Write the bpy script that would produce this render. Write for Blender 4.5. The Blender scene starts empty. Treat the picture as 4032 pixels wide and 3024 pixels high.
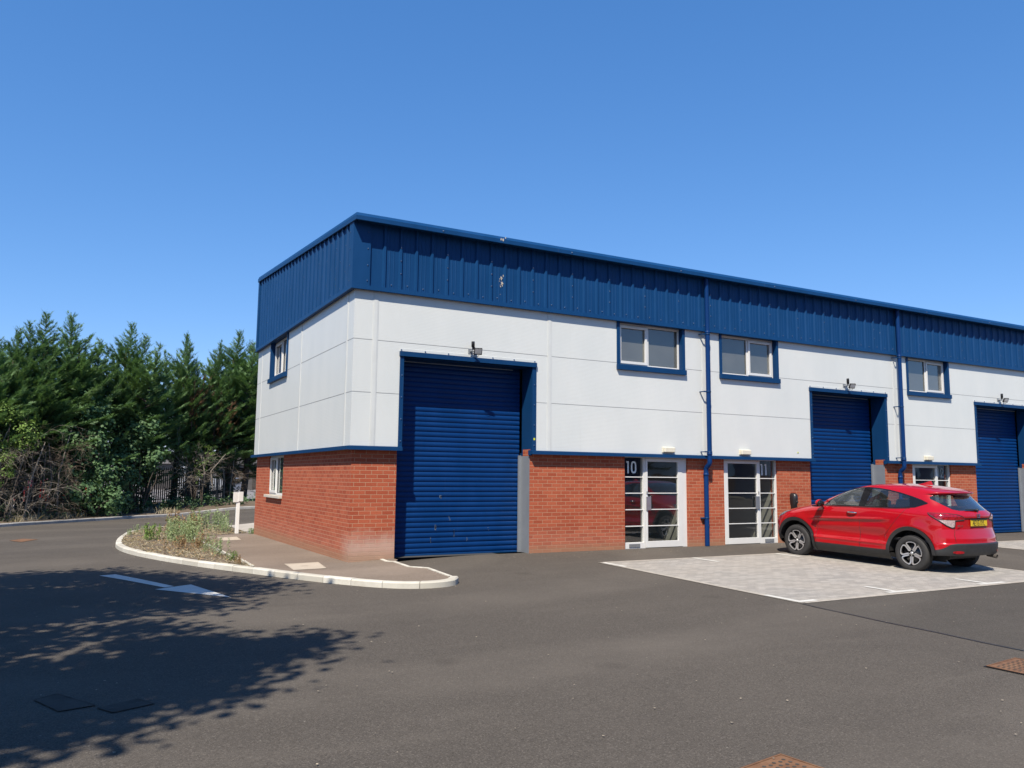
import bpy, math, random
import numpy as np
from mathutils import Vector, Matrix, geometry

sc = bpy.context.scene
COL = sc.collection
R = math.radians

# ------------------------------------------------------------------ camera
cam_d = bpy.data.cameras.new('camera')
cam = bpy.data.objects.new('camera', cam_d)
COL.objects.link(cam)
sc.camera = cam
cam_d.sensor_width = 36.0
cam_d.lens = 28.0967
cam_d.clip_start = 0.05
cam_d.clip_end = 3000
_r = Vector((0.879018, -0.476684, 0.009992))
_u = Vector((-0.063969, -0.097142, 0.993213))
_f = Vector((0.472478, 0.873691, 0.115882))
CAM = Vector((-4.3993, -14.3826, 1.5415))
cam.matrix_world = Matrix(((_r.x, _u.x, -_f.x, CAM.x), (_r.y, _u.y, -_f.y, CAM.y),
                           (_r.z, _u.z, -_f.z, CAM.z), (0, 0, 0, 1)))

# ------------------------------------------------------------------ sky, sun, exposure
SUN = Vector((-0.93, -1.0, 1.77)).normalized()          # towards the sun
w = bpy.data.worlds.new('World')
sc.world = w
w.use_nodes = True
nt = w.node_tree
sky = nt.nodes.new('ShaderNodeTexSky')
sky.sky_type = 'NISHITA'
sky.sun_disc = False
sky.sun_elevation = math.asin(SUN.z)
sky.sun_rotation = math.atan2(SUN.x, SUN.y)
sky.altitude = 2000
sky.air_density = 1.0
sky.dust_density = 0.0
sky.ozone_density = 6.0
bg = nt.nodes['Background']
bg.inputs[1].default_value = 0.09
# deep clear-sky grade, the same in every direction: each channel of the sky raised to its own power and scaled
_sp = nt.nodes.new('ShaderNodeSeparateColor'); _cb = nt.nodes.new('ShaderNodeCombineColor')
nt.links.new(sky.outputs[0], _sp.inputs[0])
for _i, (_e, _k) in enumerate(((1.06, 10.27), (.75, 7.94), (.59, 9.08))):
    _a = nt.nodes.new('ShaderNodeMath'); _a.operation = 'MULTIPLY'; _a.inputs[1].default_value = .1
    _b = nt.nodes.new('ShaderNodeMath'); _b.operation = 'POWER'; _b.inputs[1].default_value = _e
    _c = nt.nodes.new('ShaderNodeMath'); _c.operation = 'MULTIPLY'; _c.inputs[1].default_value = _k
    nt.links.new(_sp.outputs[_i], _a.inputs[0]); nt.links.new(_a.outputs[0], _b.inputs[0]); nt.links.new(_b.outputs[0], _c.inputs[0]); nt.links.new(_c.outputs[0], _cb.inputs[_i])
nt.links.new(_cb.outputs[0], bg.inputs[0])

sun_d = bpy.data.lights.new('sun', 'SUN')
sun_d.energy = 5.0
sun_d.angle = R(0.53)
sun_d.color = (1.0, 0.895, 0.75)
sun = bpy.data.objects.new('sun', sun_d)
COL.objects.link(sun)
sun.rotation_euler = (-SUN).to_track_quat('-Z', 'Y').to_euler()
sun.location = (-12, -14, 26)

sc.view_settings.view_transform = 'Standard'
sc.view_settings.look = 'None'
sc.view_settings.exposure = 0.75
sc.view_settings.gamma = 1.0
sc.cycles.max_bounces = 8
sc.cycles.transparent_max_bounces = 12
sc.cycles.use_denoising = True

rnd = random.Random(7)

# ------------------------------------------------------------------ mesh helpers
class MB:
    """collects faces and links them as one mesh object"""
    def __init__(s):
        s.v = []; s.f = []; s.m = []; s.s = []
    def add(s, vs, fs, m=0, smooth=False):
        o = len(s.v)
        s.v.extend([tuple(map(float, p)) for p in vs])
        for f in fs:
            s.f.append(tuple(i + o for i in f)); s.m.append(m); s.s.append(smooth)
    def quad(s, a, b, c, d, m=0):
        s.add([a, b, c, d], [(0, 1, 2, 3)], m)
    def poly(s, pts, m=0):
        s.add(pts, [tuple(range(len(pts)))], m)
    def box(s, x0, x1, y0, y1, z0, z1, m=0):
        s.add([(x0, y0, z0), (x1, y0, z0), (x1, y1, z0), (x0, y1, z0), (x0, y0, z1), (x1, y0, z1), (x1, y1, z1), (x0, y1, z1)],
              [(0, 3, 2, 1), (4, 5, 6, 7), (0, 1, 5, 4), (1, 2, 6, 5), (2, 3, 7, 6), (3, 0, 4, 7)], m)
    def obox(s, M, x0, x1, y0, y1, z0, z1, m=0):
        o = len(s.v); s.box(x0, x1, y0, y1, z0, z1, m)
        for i in range(o, len(s.v)):
            s.v[i] = tuple(M @ Vector(s.v[i]))
    def xf(s, M, start=0):
        for i in range(start, len(s.v)):
            s.v[i] = tuple(M @ Vector(s.v[i]))
    def prism(s, pts, d, m=0, cap=True):
        """closed 3-D polygon pts swept by vector d"""
        n = len(pts); a = [Vector(p) for p in pts]; d = Vector(d)
        fs = [(i, (i + 1) % n, n + (i + 1) % n, n + i) for i in range(n)]
        if cap: fs += [tuple(range(n - 1, -1, -1)), tuple(range(n, 2 * n))]
        s.add(a + [p + d for p in a], fs, m)
    def strip(s, pts, d, m=0, smooth=False):
        """open polyline swept by vector d"""
        n = len(pts); a = [Vector(p) for p in pts]; d = Vector(d)
        s.add(a + [p + d for p in a], [(i, i + 1, n + i + 1, n + i) for i in range(n - 1)], m, smooth)
    def tube(s, path, r, n=8, m=0, cap=True, smooth=True):
        path = [Vector(p) for p in path]; k = len(path)
        rs = r if isinstance(r, (list, tuple)) else [r] * k
        vs = []; N = None
        for i, p in enumerate(path):
            t = (path[min(i + 1, k - 1)] - path[max(i - 1, 0)])
            if t.length < 1e-9: t = Vector((0, 0, 1))
            t.normalize()
            if N is None:
                N = t.cross(Vector((0, 0, 1)) if abs(t.z) < .9 else Vector((1, 0, 0))).normalized()
            else:
                N = (N - t * N.dot(t))
                N = N.normalized() if N.length > 1e-6 else t.orthogonal().normalized()
            B = t.cross(N)
            for j in range(n):
                a = 2 * math.pi * j / n
                vs.append(p + (N * math.cos(a) + B * math.sin(a)) * rs[i])
        fs = [(i * n + j, i * n + (j + 1) % n, (i + 1) * n + (j + 1) % n, (i + 1) * n + j) for i in range(k - 1) for j in range(n)]
        s.add(vs, fs, m, smooth)
        if cap:
            s.add(vs[:n], [tuple(range(n - 1, -1, -1))], m); s.add(vs[-n:], [tuple(range(n))], m)
    def lathe(s, prof, c, ax, n=32, m=0, smooth=True):
        """prof: (radius, along axis) pairs about axis ax through c"""
        c = Vector(c); ax = Vector(ax).normalized(); N = ax.orthogonal().normalized(); B = ax.cross(N)
        vs = [c + ax * h + (N * math.cos(2 * math.pi * j / n) + B * math.sin(2 * math.pi * j / n)) * r for r, h in prof for j in range(n)]
        fs = [(i * n + j, i * n + (j + 1) % n, (i + 1) * n + (j + 1) % n, (i + 1) * n + j) for i in range(len(prof) - 1) for j in range(n)]
        s.add(vs, fs, m, smooth)
    def ball(s, c, r, n=8, k=5, m=0, sc=(1, 1, 1)):
        c = Vector(c); vs = []
        for i in range(k + 1):
            t = math.pi * i / k
            for j in range(n):
                a = 2 * math.pi * j / n
                vs.append((c.x + r * sc[0] * math.sin(t) * math.cos(a), c.y + r * sc[1] * math.sin(t) * math.sin(a), c.z + r * sc[2] * math.cos(t)))
        s.add(vs, [(i * n + j, (i + 1) * n + j, (i + 1) * n + (j + 1) % n, i * n + (j + 1) % n) for i in range(k) for j in range(n)], m, True)
    def build(s, name, mats, parent=None, off=None, bevel=0, normals=None):
        me = bpy.data.meshes.new(name)
        if off is not None:
            vs = [(x - off[0], y - off[1], z - off[2]) for x, y, z in s.v]
        else:
            vs = s.v
        me.from_pydata(vs, [], s.f)
        for m in (mats if isinstance(mats, (list, tuple)) else [mats]):
            me.materials.append(m)
        me.polygons.foreach_set('material_index', s.m)
        me.polygons.foreach_set('use_smooth', s.s)
        me.update()
        if normals is not None:
            me.normals_split_custom_set_from_vertices(normals)
        o = bpy.data.objects.new(name, me)
        COL.objects.link(o)
        if parent is not None: o.parent = parent
        if bevel:
            b = o.modifiers.new('bevel', 'BEVEL'); b.width = bevel; b.segments = 2; b.limit_method = 'ANGLE'; b.angle_limit = R(40)
        return o

def tag(o, label=None, cat=None, group=None, kind=None):
    if label: o['label'] = label
    if cat: o['category'] = cat
    if group: o['group'] = group
    if kind: o['kind'] = kind
    return o

def thing(name, label, cat, loc=(0, 0, 0), rz=0, group=None):
    o = bpy.data.objects.new(name, None); COL.objects.link(o)
    o.empty_display_size = 0.2
    o.location = loc; o.rotation_euler = (0, 0, rz)
    return tag(o, label, cat, group)

def copy_tree(o, parent=None):
    c = o.copy(); COL.objects.link(c)
    if parent is not None: c.parent = parent
    for ch in [k for k in bpy.data.objects if k.parent == o]:
        copy_tree(ch, c)
    return c

# ------------------------------------------------------------------ materials
def newmat(name):
    m = bpy.data.materials.new(name); m.use_nodes = True
    n = m.node_tree
    for k in list(n.nodes): n.nodes.remove(k)
    out = n.nodes.new('ShaderNodeOutputMaterial'); b = n.nodes.new('ShaderNodeBsdfPrincipled')
    n.links.new(b.outputs[0], out.inputs[0])
    return m, n, b, out

class NG:
    """small node-graph helper"""
    def __init__(s, n): s.n = n
    def node(s, t, **kw):
        k = s.n.nodes.new(t)
        for a, v in kw.items(): setattr(k, a, v)
        return k
    def link(s, a, b): s.n.links.new(a, b)
    def coord(s, which='Object'): return s.node('ShaderNodeTexCoord').outputs[which]
    def geo(s, which='Position'): return s.node('ShaderNodeNewGeometry').outputs[which]
    def noise(s, vec, scale, detail=4, rough=.55, out='Fac'):
        k = s.node('ShaderNodeTexNoise'); s.link(vec, k.inputs['Vector'])
        k.inputs['Scale'].default_value = scale; k.inputs['Detail'].default_value = detail; k.inputs['Roughness'].default_value = rough
        return k.outputs[out]
    def ramp(s, fac, stops):
        k = s.node('ShaderNodeValToRGB'); s.link(fac, k.inputs[0])
        e = k.color_ramp.elements
        while len(e) < len(stops): e.new(.5)
        for x, (p, c) in zip(e, stops):
            x.position = p; x.color = (c, c, c, 1) if isinstance(c, (int, float)) else (*c, 1)
        return k.outputs[0]
    def mix(s, fac, a, b, mode='MIX'):
        k = s.node('ShaderNodeMix', data_type='RGBA', blend_type=mode)
        for i, x in ((0, fac), (6, a), (7, b)):
            if isinstance(x, (int, float)): k.inputs[i].default_value = x if i == 0 else (x, x, x, 1)
            elif isinstance(x, tuple): k.inputs[i].default_value = (*x, 1)
            else: s.link(x, k.inputs[i])
        return k.outputs[2]
    def math(s, op, a, b=0.0, c=None):
        k = s.node('ShaderNodeMath', operation=op)
        for i, x in enumerate((a, b, c)):
            if x is None: continue
            if isinstance(x, (int, float)): k.inputs[i].default_value = x
            else: s.link(x, k.inputs[i])
        return k.outputs[0]
    def vmul(s, v, m):
        k = s.node('ShaderNodeVectorMath', operation='MULTIPLY'); s.link(v, k.inputs[0]); k.inputs[1].default_value = m
        return k.outputs[0]
    def sep(s, v):
        k = s.node('ShaderNodeSeparateXYZ'); s.link(v, k.inputs[0]); return k.outputs
    def comb(s, x=0., y=0., z=0.):
        k = s.node('ShaderNodeCombineXYZ')
        for i, q in enumerate((x, y, z)):
            if isinstance(q, (int, float)): k.inputs[i].default_value = q
            else: s.link(q, k.inputs[i])
        return k.outputs[0]
    def bump(s, h, strength, dist, bsdf):
        k = s.node('ShaderNodeBump'); s.link(h, k.inputs['Height'])
        k.inputs['Strength'].default_value = strength; k.inputs['Distance'].default_value = dist
        s.link(k.outputs[0], bsdf.inputs['Normal'])

def plain(name, col, rough=.5, metal=0., var=.12, scale=3., coat=0., spec=.5, dirt=None):
    """principled colour with gentle noise variation"""
    m, n, b, _ = newmat(name); g = NG(n)
    p = g.geo()
    f = g.noise(p, scale, 5, .6)
    lo = tuple(c * (1 - var) for c in col); hi = tuple(min(1, c * (1 + var)) for c in col)
    c = g.ramp(f, [(.3, lo), (.7, hi)])
    if dirt:
        f2 = g.noise(p, dirt[1], 6, .7)
        c = g.mix(g.ramp(f2, [(dirt[2], 0.), (min(1, dirt[2] + .18), dirt[3])]), c, dirt[0])
    g.link(c, b.inputs['Base Color'])
    b.inputs['Roughness'].default_value = rough; b.inputs['Metallic'].default_value = metal
    b.inputs['Coat Weight'].default_value = coat; b.inputs['Coat Roughness'].default_value = .05
    b.inputs['Specular IOR Level'].default_value = spec
    r = g.ramp(g.noise(p, scale * 2.3, 4, .6), [(.3, max(0, rough - .07)), (.7, min(1, rough + .07))])
    g.link(r, b.inputs['Roughness'])
    return m

def mat_asphalt(name, base, warm, speck=1.0):
    m, n, b, _ = newmat(name); g = NG(n); p = g.geo()
    big = g.noise(p, .22, 5, .55); mid = g.noise(p, 1.7, 5, .6)
    c = g.mix(g.ramp(big, [(.32, 0.), (.68, 1.)]), base, warm)
    c = g.mix(g.ramp(mid, [(.3, .0), (.75, .35)]), c, tuple(x * .72 for x in base))
    st = g.noise(g.vmul(p, (.35, 2.2, 1)), .8, 5, .65)
    c = g.mix(g.ramp(st, [(.52, 0.), (.75, .3)]), c, tuple(x * 1.35 for x in warm))
    v = g.node('ShaderNodeTexVoronoi'); g.link(p, v.inputs['Vector']); v.inputs['Scale'].default_value = 120
    agg = g.sep(v.outputs['Color'])
    c = g.mix(g.ramp(agg[0], [(.0, .85 * speck), (.3, 0.), (.75, 0.), (1., .9 * speck)]), c,
              g.mix(g.ramp(agg[0], [(.4, 0.), (.6, 1.)]), tuple(x * .45 for x in base), tuple(x * 1.9 for x in base)))
    wv = g.node('ShaderNodeTexWave', wave_type='RINGS', rings_direction='Z'); g.link(g.vmul(p, (1, 1.25, 0)), wv.inputs['Vector'])
    wv.inputs['Scale'].default_value = .075; wv.inputs['Distortion'].default_value = 3.5; wv.inputs['Detail'].default_value = 3; wv.inputs['Detail Scale'].default_value = .6
    c = g.mix(g.math('MULTIPLY', g.ramp(wv.outputs['Fac'], [(.55, 0.), (.9, .34)]), g.ramp(g.noise(p, .5, 4, .6), [(.35, .2), (.65, 1.)])), c, tuple(x * 1.45 for x in warm))
    v3 = g.node('ShaderNodeTexVoronoi'); g.link(g.math('ADD', 0, 0) if False else p, v3.inputs['Vector']); v3.inputs['Scale'].default_value = .8
    oil = g.math('MULTIPLY', g.ramp(g.math('ADD', v3.outputs['Distance'], g.math('MULTIPLY', g.noise(p, 9, 4, .7), .12)), [(.10, 1.), (.22, 0.)]), g.ramp(g.sep(v3.outputs['Color'])[0], [(.70, 0.), (.74, 1.)]))
    c = g.mix(g.math('MULTIPLY', oil, .28), c, tuple(x * .42 for x in base))
    crk = g.ramp(g.noise(p, 3.2, 7, .75), [(.485, 0.), (.5, .5), (.515, 0.)])
    c = g.mix(g.math('MULTIPLY', crk, g.ramp(g.noise(p, .33, 3, .5), [(.6, 0.), (.72, .6)])), c, tuple(x * .4 for x in base))
    # worn patches and pale specks
    v2 = g.node('ShaderNodeTexVoronoi'); g.link(p, v2.inputs['Vector']); v2.inputs['Scale'].default_value = 11
    q = g.math('MULTIPLY', g.ramp(v2.outputs['Distance'], [(.05, 1.), (.09, 0.)]), g.ramp(g.sep(v2.outputs['Color'])[1], [(.90, 0.), (.92, 1.)]))
    c = g.mix(g.math('MULTIPLY', q, .8), c, (.33, .31, .27))
    g.link(c, b.inputs['Base Color'])
    b.inputs['Roughness'].default_value = .92
    b.inputs['Specular IOR Level'].default_value = .12
    hgt = g.math('ADD', v.outputs['Distance'], g.math('MULTIPLY', g.noise(p, 45, 3, .6), 1.2))
    g.bump(hgt, .55, .006, b)
    return m

def mat_brick(name, axis):
    m, n, b, _ = newmat(name); g = NG(n); p = g.geo(); s = g.sep(p)
    vec = g.comb(s[0] if axis == 'x' else s[1], g.math('ADD', s[2], .075 * 8 + .006))
    def bt(c1, c2, mo):
        k = g.node('ShaderNodeTexBrick'); g.link(vec, k.inputs['Vector'])
        k.inputs['Scale'].default_value = 1; k.inputs['Brick Width'].default_value = .225; k.inputs['Row Height'].default_value = .075
        k.inputs['Mortar Size'].default_value = .0052; k.inputs['Mortar Smooth'].default_value = .15; k.inputs['Bias'].default_value = -.1
        for i, c in ((1, c1), (2, c2), (3, mo)): k.inputs[i].default_value = (*c, 1)
        return k
    k = bt((.39, .080, .038), (.53, .134, .066), (.57, .33, .21))
    c = k.outputs['Color']
    fine = g.noise(g.vmul(vec, (1, 2.2, 1)), 34, 5, .7)
    c = g.mix(g.ramp(fine, [(.34, .55), (.55, 0.)]), c, g.mix(.5, c, (.22, .045, .022)), 'MIX')
    big = g.noise(p, 1.1, 4, .6)
    c = g.mix(g.ramp(big, [(.35, .0), (.75, .35)]), c, g.mix(.5, c, (.58, .18, .09)))
    # salts blooming low on the wall, strongest at the corner; splash dirt at the base
    z = s[2]; xx = s[0]; yy = s[1]
    low = g.ramp(g.math('ADD', g.math('MULTIPLY', z, 1.0), g.math('MULTIPLY', g.noise(p, 4.5, 5, .7), -.42)), [(.05, 1.), (.36, 0.)])
    corner = g.ramp(g.math('ADD', g.math('ABSOLUTE', g.math('SUBTRACT', xx, .5)), g.math('MULTIPLY', g.math('MAXIMUM', g.math('SUBTRACT', yy, .06), 0.), .9)), [(.35, 1.), (1.1, .12)])
    c = g.mix(g.math('MULTIPLY', g.math('MULTIPLY', low, corner), .78), c, (.58, .42, .34))
    base = g.ramp(g.math('ADD', z, g.math('MULTIPLY', g.noise(p, 7, 4, .6), -.09)), [(-.0, .6), (.16, 0.)])
    c = g.mix(base, c, (.36, .23, .14))
    g.link(c, b.inputs['Base Color']); b.inputs['Roughness'].default_value = .9; b.inputs['Specular IOR Level'].default_value = .25
    h = g.math('ADD', g.math('MULTIPLY', k.outputs['Fac'], -1.), g.math('MULTIPLY', fine, .55))
    g.bump(h, .75, .008, b)
    return m

def mat_clad():
    m, n, b, _ = newmat('white_cladding'); g = NG(n); p = g.geo(); s = g.sep(p)
    f = g.noise(g.vmul(p, (.6, .6, .25)), 2.0, 5, .6)
    c = g.ramp(f, [(.3, (.72, .765, .765)), (.7, (.785, .82, .81))])
    streak = g.noise(g.vmul(p, (9, 9, .35)), 1.0, 5, .7)
    c = g.mix(g.ramp(streak, [(.6, 0.), (.85, .22)]), c, (.52, .52, .47))
    g.link(c, b.inputs['Base Color']); b.inputs['Roughness'].default_value = .42; b.inputs['Specular IOR Level'].default_value = .45
    wv = g.math('SINE', g.math('MULTIPLY', s[2], 2 * math.pi / .0286))
    g.bump(wv, .2, .0014, b)
    return m

def mat_blue(name, col, rough=.38, slat=False):
    m, n, b, _ = newmat(name); g = NG(n); p = g.geo()
    f = g.noise(g.vmul(p, (1, 1, .35)), 2.3, 6, .65)
    c = g.ramp(f, [(.3, tuple(x * .9 for x in col)), (.72, tuple(x * 1.12 for x in col))])
    d = g.noise(g.vmul(p, (14, 14, .8)), 1.0, 5, .7)
    c = g.mix(g.ramp(d, [(.60, 0.), (.9, .10)]), c, (.17, .19, .23))
    v = g.node('ShaderNodeTexVoronoi'); g.link(g.vmul(p, (3.1, 3.1, 1.7)), v.inputs['Vector']); v.inputs['Scale'].default_value = 2.1
    sp = g.math('MULTIPLY', g.ramp(v.outputs['Distance'], [(.03, 1.), (.06, 0.)]), g.ramp(g.sep(v.outputs['Color'])[0], [(.9, 0.), (.93, 1.)]))
    c = g.mix(g.math('MULTIPLY', sp, .55), c, (.45, .47, .5))
    g.link(c, b.inputs['Base Color'])
    b.inputs['Specular IOR Level'].default_value = .16
    g.link(g.ramp(f, [(.3, rough - .06), (.7, rough + .08)]), b.inputs['Roughness'])
    return m

def mat_glass(name, tint=(.75, .82, .82), refl=1.0, rough=0.0, haze=0.0):
    """thin pane: Fresnel mirror over tinted see-through"""
    m, n, b, out = newmat(name); n.nodes.remove(b); g = NG(n)
    fr = g.node('ShaderNodeFresnel'); g.link(g.math('SUBTRACT', 1.52, g.math('MULTIPLY', g.geo('Backfacing'), 1.52 - 1 / 1.52)), fr.inputs[0])   # same mirror from either side of the pane
    gl = g.node('ShaderNodeBsdfGlossy'); gl.inputs['Roughness'].default_value = rough; gl.inputs[0].default_value = (1, 1, 1, 1)
    tr = g.node('ShaderNodeBsdfTransparent'); tr.inputs[0].default_value = (*tint, 1)
    mx = g.node('ShaderNodeMixShader')
    k = g.math('MINIMUM', g.math('MULTIPLY', fr.outputs[0], 1.9 * refl), 1.)
    g.link(k, mx.inputs[0]); g.link(tr.outputs[0], mx.inputs[1]); g.link(gl.outputs[0], mx.inputs[2])
    sh = mx.outputs[0]
    if haze:  # diffuse grey veil standing in for the pale reflection on car glass
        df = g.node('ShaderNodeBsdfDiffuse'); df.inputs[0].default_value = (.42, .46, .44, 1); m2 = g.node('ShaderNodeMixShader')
        g.link(g.ramp(g.noise(g.geo(), 3, 5, .6), [(.3, haze * .8), (.7, haze * 1.2)]), m2.inputs[0]); g.link(sh, m2.inputs[1]); g.link(df.outputs[0], m2.inputs[2]); sh = m2.outputs[0]
    g.link(sh, out.inputs[0])
    # faint waviness so reflections are not perfect
    bp = g.node('ShaderNodeBump'); g.link(g.noise(g.geo(), 1.3, 2, .5), bp.inputs['Height'])
    bp.inputs['Strength'].default_value = .05; bp.inputs['Distance'].default_value = .05
    g.link(bp.outputs[0], gl.inputs['Normal'])
    return m

def mat_leaf(name, lo, hi, tip=None, trans=.25, scale=1.2, rough=.6):
    m, n, b, out = newmat(name); g = NG(n); p = g.geo()
    oi = g.node('ShaderNodeObjectInfo')
    f = g.math('ADD', g.math('MULTIPLY', g.noise(p, scale, 4, .6), .7), g.math('MULTIPLY', g.geo('Random Per Island'), .4))
    c = g.ramp(f, [(.3, lo), (.75, hi)])
    c = g.mix(g.math('MULTIPLY', oi.outputs['Random'], .35), c, tuple((a * .8 + q * .1) for a, q in zip(hi, lo)))
    if tip:
        c = g.mix(g.ramp(g.noise(p, .55, 3, .5), [(.60, 0.), (.72, tip[1])]), c, tip[0])
    g.link(c, b.inputs['Base Color']); b.inputs['Roughness'].default_value = rough; b.inputs['Specular IOR Level'].default_value = .3
    t = g.node('ShaderNodeBsdfTranslucent'); g.link(g.mix(.5, c, (hi[0] * 1.3, hi[1] * 1.4, hi[2] * .6)), t.inputs[0])
    mx = g.node('ShaderNodeMixShader'); mx.inputs[0].default_value = trans
    g.link(b.outputs[0], mx.inputs[1]); g.link(t.outputs[0], mx.inputs[2]); g.link(mx.outputs[0], out.inputs[0])
    return m

def mat_paving():
    m, n, b, _ = newmat('block_paving'); g = NG(n); p = g.geo()
    k = g.node('ShaderNodeTexBrick'); g.link(p, k.inputs['Vector'])
    k.inputs['Scale'].default_value = 1; k.inputs['Brick Width'].default_value = .2; k.inputs['Row Height'].default_value = .1
    k.inputs['Mortar Size'].default_value = .003; k.inputs['Mortar Smooth'].default_value = .3; k.inputs['Bias'].default_value = 0
    for i, c in ((1, (.335, .325, .305)), (2, (.47, .45, .415)), (3, (.15, .135, .115))): k.inputs[i].default_value = (*c, 1)
    c = k.outputs['Color']
    c = g.mix(g.ramp(g.noise(p, .55, 5, .6), [(.38, 0.), (.66, .55)]), c, g.mix(.45, c, (.50, .44, .36)))
    c = g.mix(g.ramp(g.noise(p, 2.6, 5, .7), [(.55, 0.), (.85, .3)]), c, (.25, .24, .225))
    c = g.mix(g.ramp(g.noise(p, 60, 3, .6), [(.3, .3), (.6, 0.)]), c, (.17, .16, .15))
    g.link(c, b.inputs['Base Color']); b.inputs['Roughness'].default_value = .85; b.inputs['Specular IOR Level'].default_value = .3
    g.bump(g.math('ADD', g.math('MULTIPLY', k.outputs['Fac'], -1.), g.math('MULTIPLY', g.noise(p, 50, 3, .6), .4)), .5, .005, b)
    return m

def mat_concrete(name, lo, hi, island=.0, stain=(.30, .27, .22)):
    m, n, b, _ = newmat(name); g = NG(n); p = g.geo()
    f = g.math('ADD', g.noise(p, 2.2, 6, .65), g.math('MULTIPLY', g.math('SUBTRACT', g.geo('Random Per Island'), .5), island))
    c = g.ramp(f, [(.3, lo), (.7, hi)])
    c = g.mix(g.ramp(g.noise(p, 9, 6, .75), [(.52, 0.), (.8, .55)]), c, stain)
    c = g.mix(g.ramp(g.noise(p, 160, 2, .5), [(.3, .25), (.5, 0.)]), c, tuple(x * .6 for x in lo))
    g.link(c, b.inputs['Base Color']); b.inputs['Roughness'].default_value = .85; b.inputs['Specular IOR Level'].default_value = .3
    g.bump(g.noise(p, 90, 4, .7), .3, .003, b)
    return m

def mat_paintmark():
    m, n, b, _ = newmat('road_paint'); g = NG(n); p = g.geo()
    c = g.ramp(g.noise(p, 3, 5, .6), [(.3, (.60, .60, .56)), (.7, (.74, .74, .70))])
    c = g.mix(g.ramp(g.noise(p, 26, 6, .75), [(.56, 0.), (.72, .7)]), c, (.30, .29, .27))
    g.link(c, b.inputs['Base Color']); b.inputs['Roughness'].default_value = .7
    g.bump(g.noise(p, 110, 3, .6), .4, .003, b)
    return m

def mat_rust():
    m, n, b, _ = newmat('rusty_iron'); g = NG(n); p = g.geo()
    c = g.ramp(g.noise(p, 6, 6, .7), [(.25, (.10, .045, .022)), (.5, (.23, .115, .055)), (.78, (.33, .20, .11))])
    g.link(c, b.inputs['Base Color']); b.inputs['Roughness'].default_value = .8; b.inputs['Metallic'].default_value = .15
    g.bump(g.noise(p, 80, 4, .7), .5, .003, b)
    return m

M = {}
M['asphalt'] = mat_asphalt('asphalt', (.104, .094, .083), (.125, .112, .097), .75)
M['asphalt_dark'] = mat_asphalt('asphalt_newer', (.091, .084, .075), (.103, .094, .083), .75)
M['footway'] = mat_asphalt('footway_tarmac', (.215, .176, .143), (.265, .217, .177), .6)
M['ground'] = plain('dry_ground', (.11, .10, .06), .9, var=.3, scale=.4)
M['yard'] = mat_concrete('yard_concrete', (.22, .21, .21), (.30, .285, .28))
M['soil'] = mat_concrete('soil', (.11, .085, .06), (.21, .165, .12), 0, (.045, .035, .028))
M['kerb'] = mat_concrete('kerb_concrete', (.56, .54, .47), (.74, .72, .64), .5, (.48, .42, .32))
M['kerb_grey'] = mat_concrete('kerb_concrete_grey', (.36, .36, .35), (.50, .49, .47), .4)
M['slab'] = mat_concrete('pale_slab', (.42, .39, .34), (.54, .50, .44))
M['cover'] = mat_concrete('cover_concrete', (.52, .45, .36), (.62, .55, .45))
M['paving'] = mat_paving()
M['paint'] = mat_paintmark()
M['rust'] = mat_rust()
M['iron'] = plain('dull_iron', (.088, .079, .071), .9, 0, .3, 5, 0., .12)
M['seam'] = plain('bitumen_seam', (.02, .02, .021), .5, 0, .3, 6)
M['brick_x'] = mat_brick('brick_front', 'x')
M['brick_y'] = mat_brick('brick_side', 'y')
M['clad'] = mat_clad()
M['trimw'] = plain('white_trim', (.72, .755, .75), .4, 0, .05, 2)
M['joint'] = plain('panel_joint', (.26, .27, .28), .8, 0, .1, 3)
M['band'] = mat_blue('blue_band', (.006, .058, .185), .45)
M['trim'] = mat_blue('blue_trim', (.006, .048, .15), .42)
M['shutter'] = mat_blue('blue_shutter', (.001, .035, .155), .42)
M['pipe'] = mat_blue('blue_pipe', (.004, .038, .16), .38)
M['bolt'] = plain('bolt_head', (.045, .10, .22), .4, .1)
M['lime'] = plain('bird_lime', (.55, .50, .42), .9, 0, .3, 40)
M['upvc'] = plain('white_frame', (.80, .81, .80), .35, 0, .04, 2)
M['glass'] = mat_glass('window_glass', (.86, .88, .87), 1.1)
M['doorglass'] = mat_glass('door_glass', (.62, .65, .64), 1.3, 0., .012)
M['blind'] = plain('grey_blind', (.20, .20, .19), .8, 0, .12, 1.2)
M['white_paint'] = plain('white_gloss_paint', (.96, .96, .94), .4, 0, .03, 3)
M['gasket'] = plain('black_gasket', (.02, .02, .021), .6)
M['silver'] = plain('brushed_metal', (.55, .56, .57), .35, .8, .08, 4)
M['grey_steel'] = plain('grey_steel', (.28, .31, .35), .45, .2, .08, 3)
M['cream'] = plain('cream_plastic', (.80, .77, .64), .4, 0, .06, 3)
M['numeral'] = plain('frosted_vinyl', (.90, .97, .98), .6, 0, .04, 3)
M['numeral_faint'] = plain('faint_vinyl', (.34, .38, .38), .6, 0, .04, 3)
M['letterplate'] = plain('letter_plate_grey', (.32, .34, .36), .4, .4)
M['black'] = plain('black_plastic', (.018, .018, .02), .35, 0, .2, 6)
M['lamp_face'] = plain('lamp_face', (.75, .75, .74), .2)
M['yellow'] = plain('yellow_sticker', (.62, .68, .03), .6)
M['sillstone'] = plain('cast_sill', (.62, .58, .50), .8, 0, .1, 5)
M['roofm'] = plain('roof_sheet', (.22, .24, .26), .5, .1, .1, 1)
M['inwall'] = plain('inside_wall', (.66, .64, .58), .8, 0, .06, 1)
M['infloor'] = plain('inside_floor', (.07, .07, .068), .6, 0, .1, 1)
M['indark'] = plain('inside_dark', (.06, .06, .06), .9, 0, .1, 1)

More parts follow.
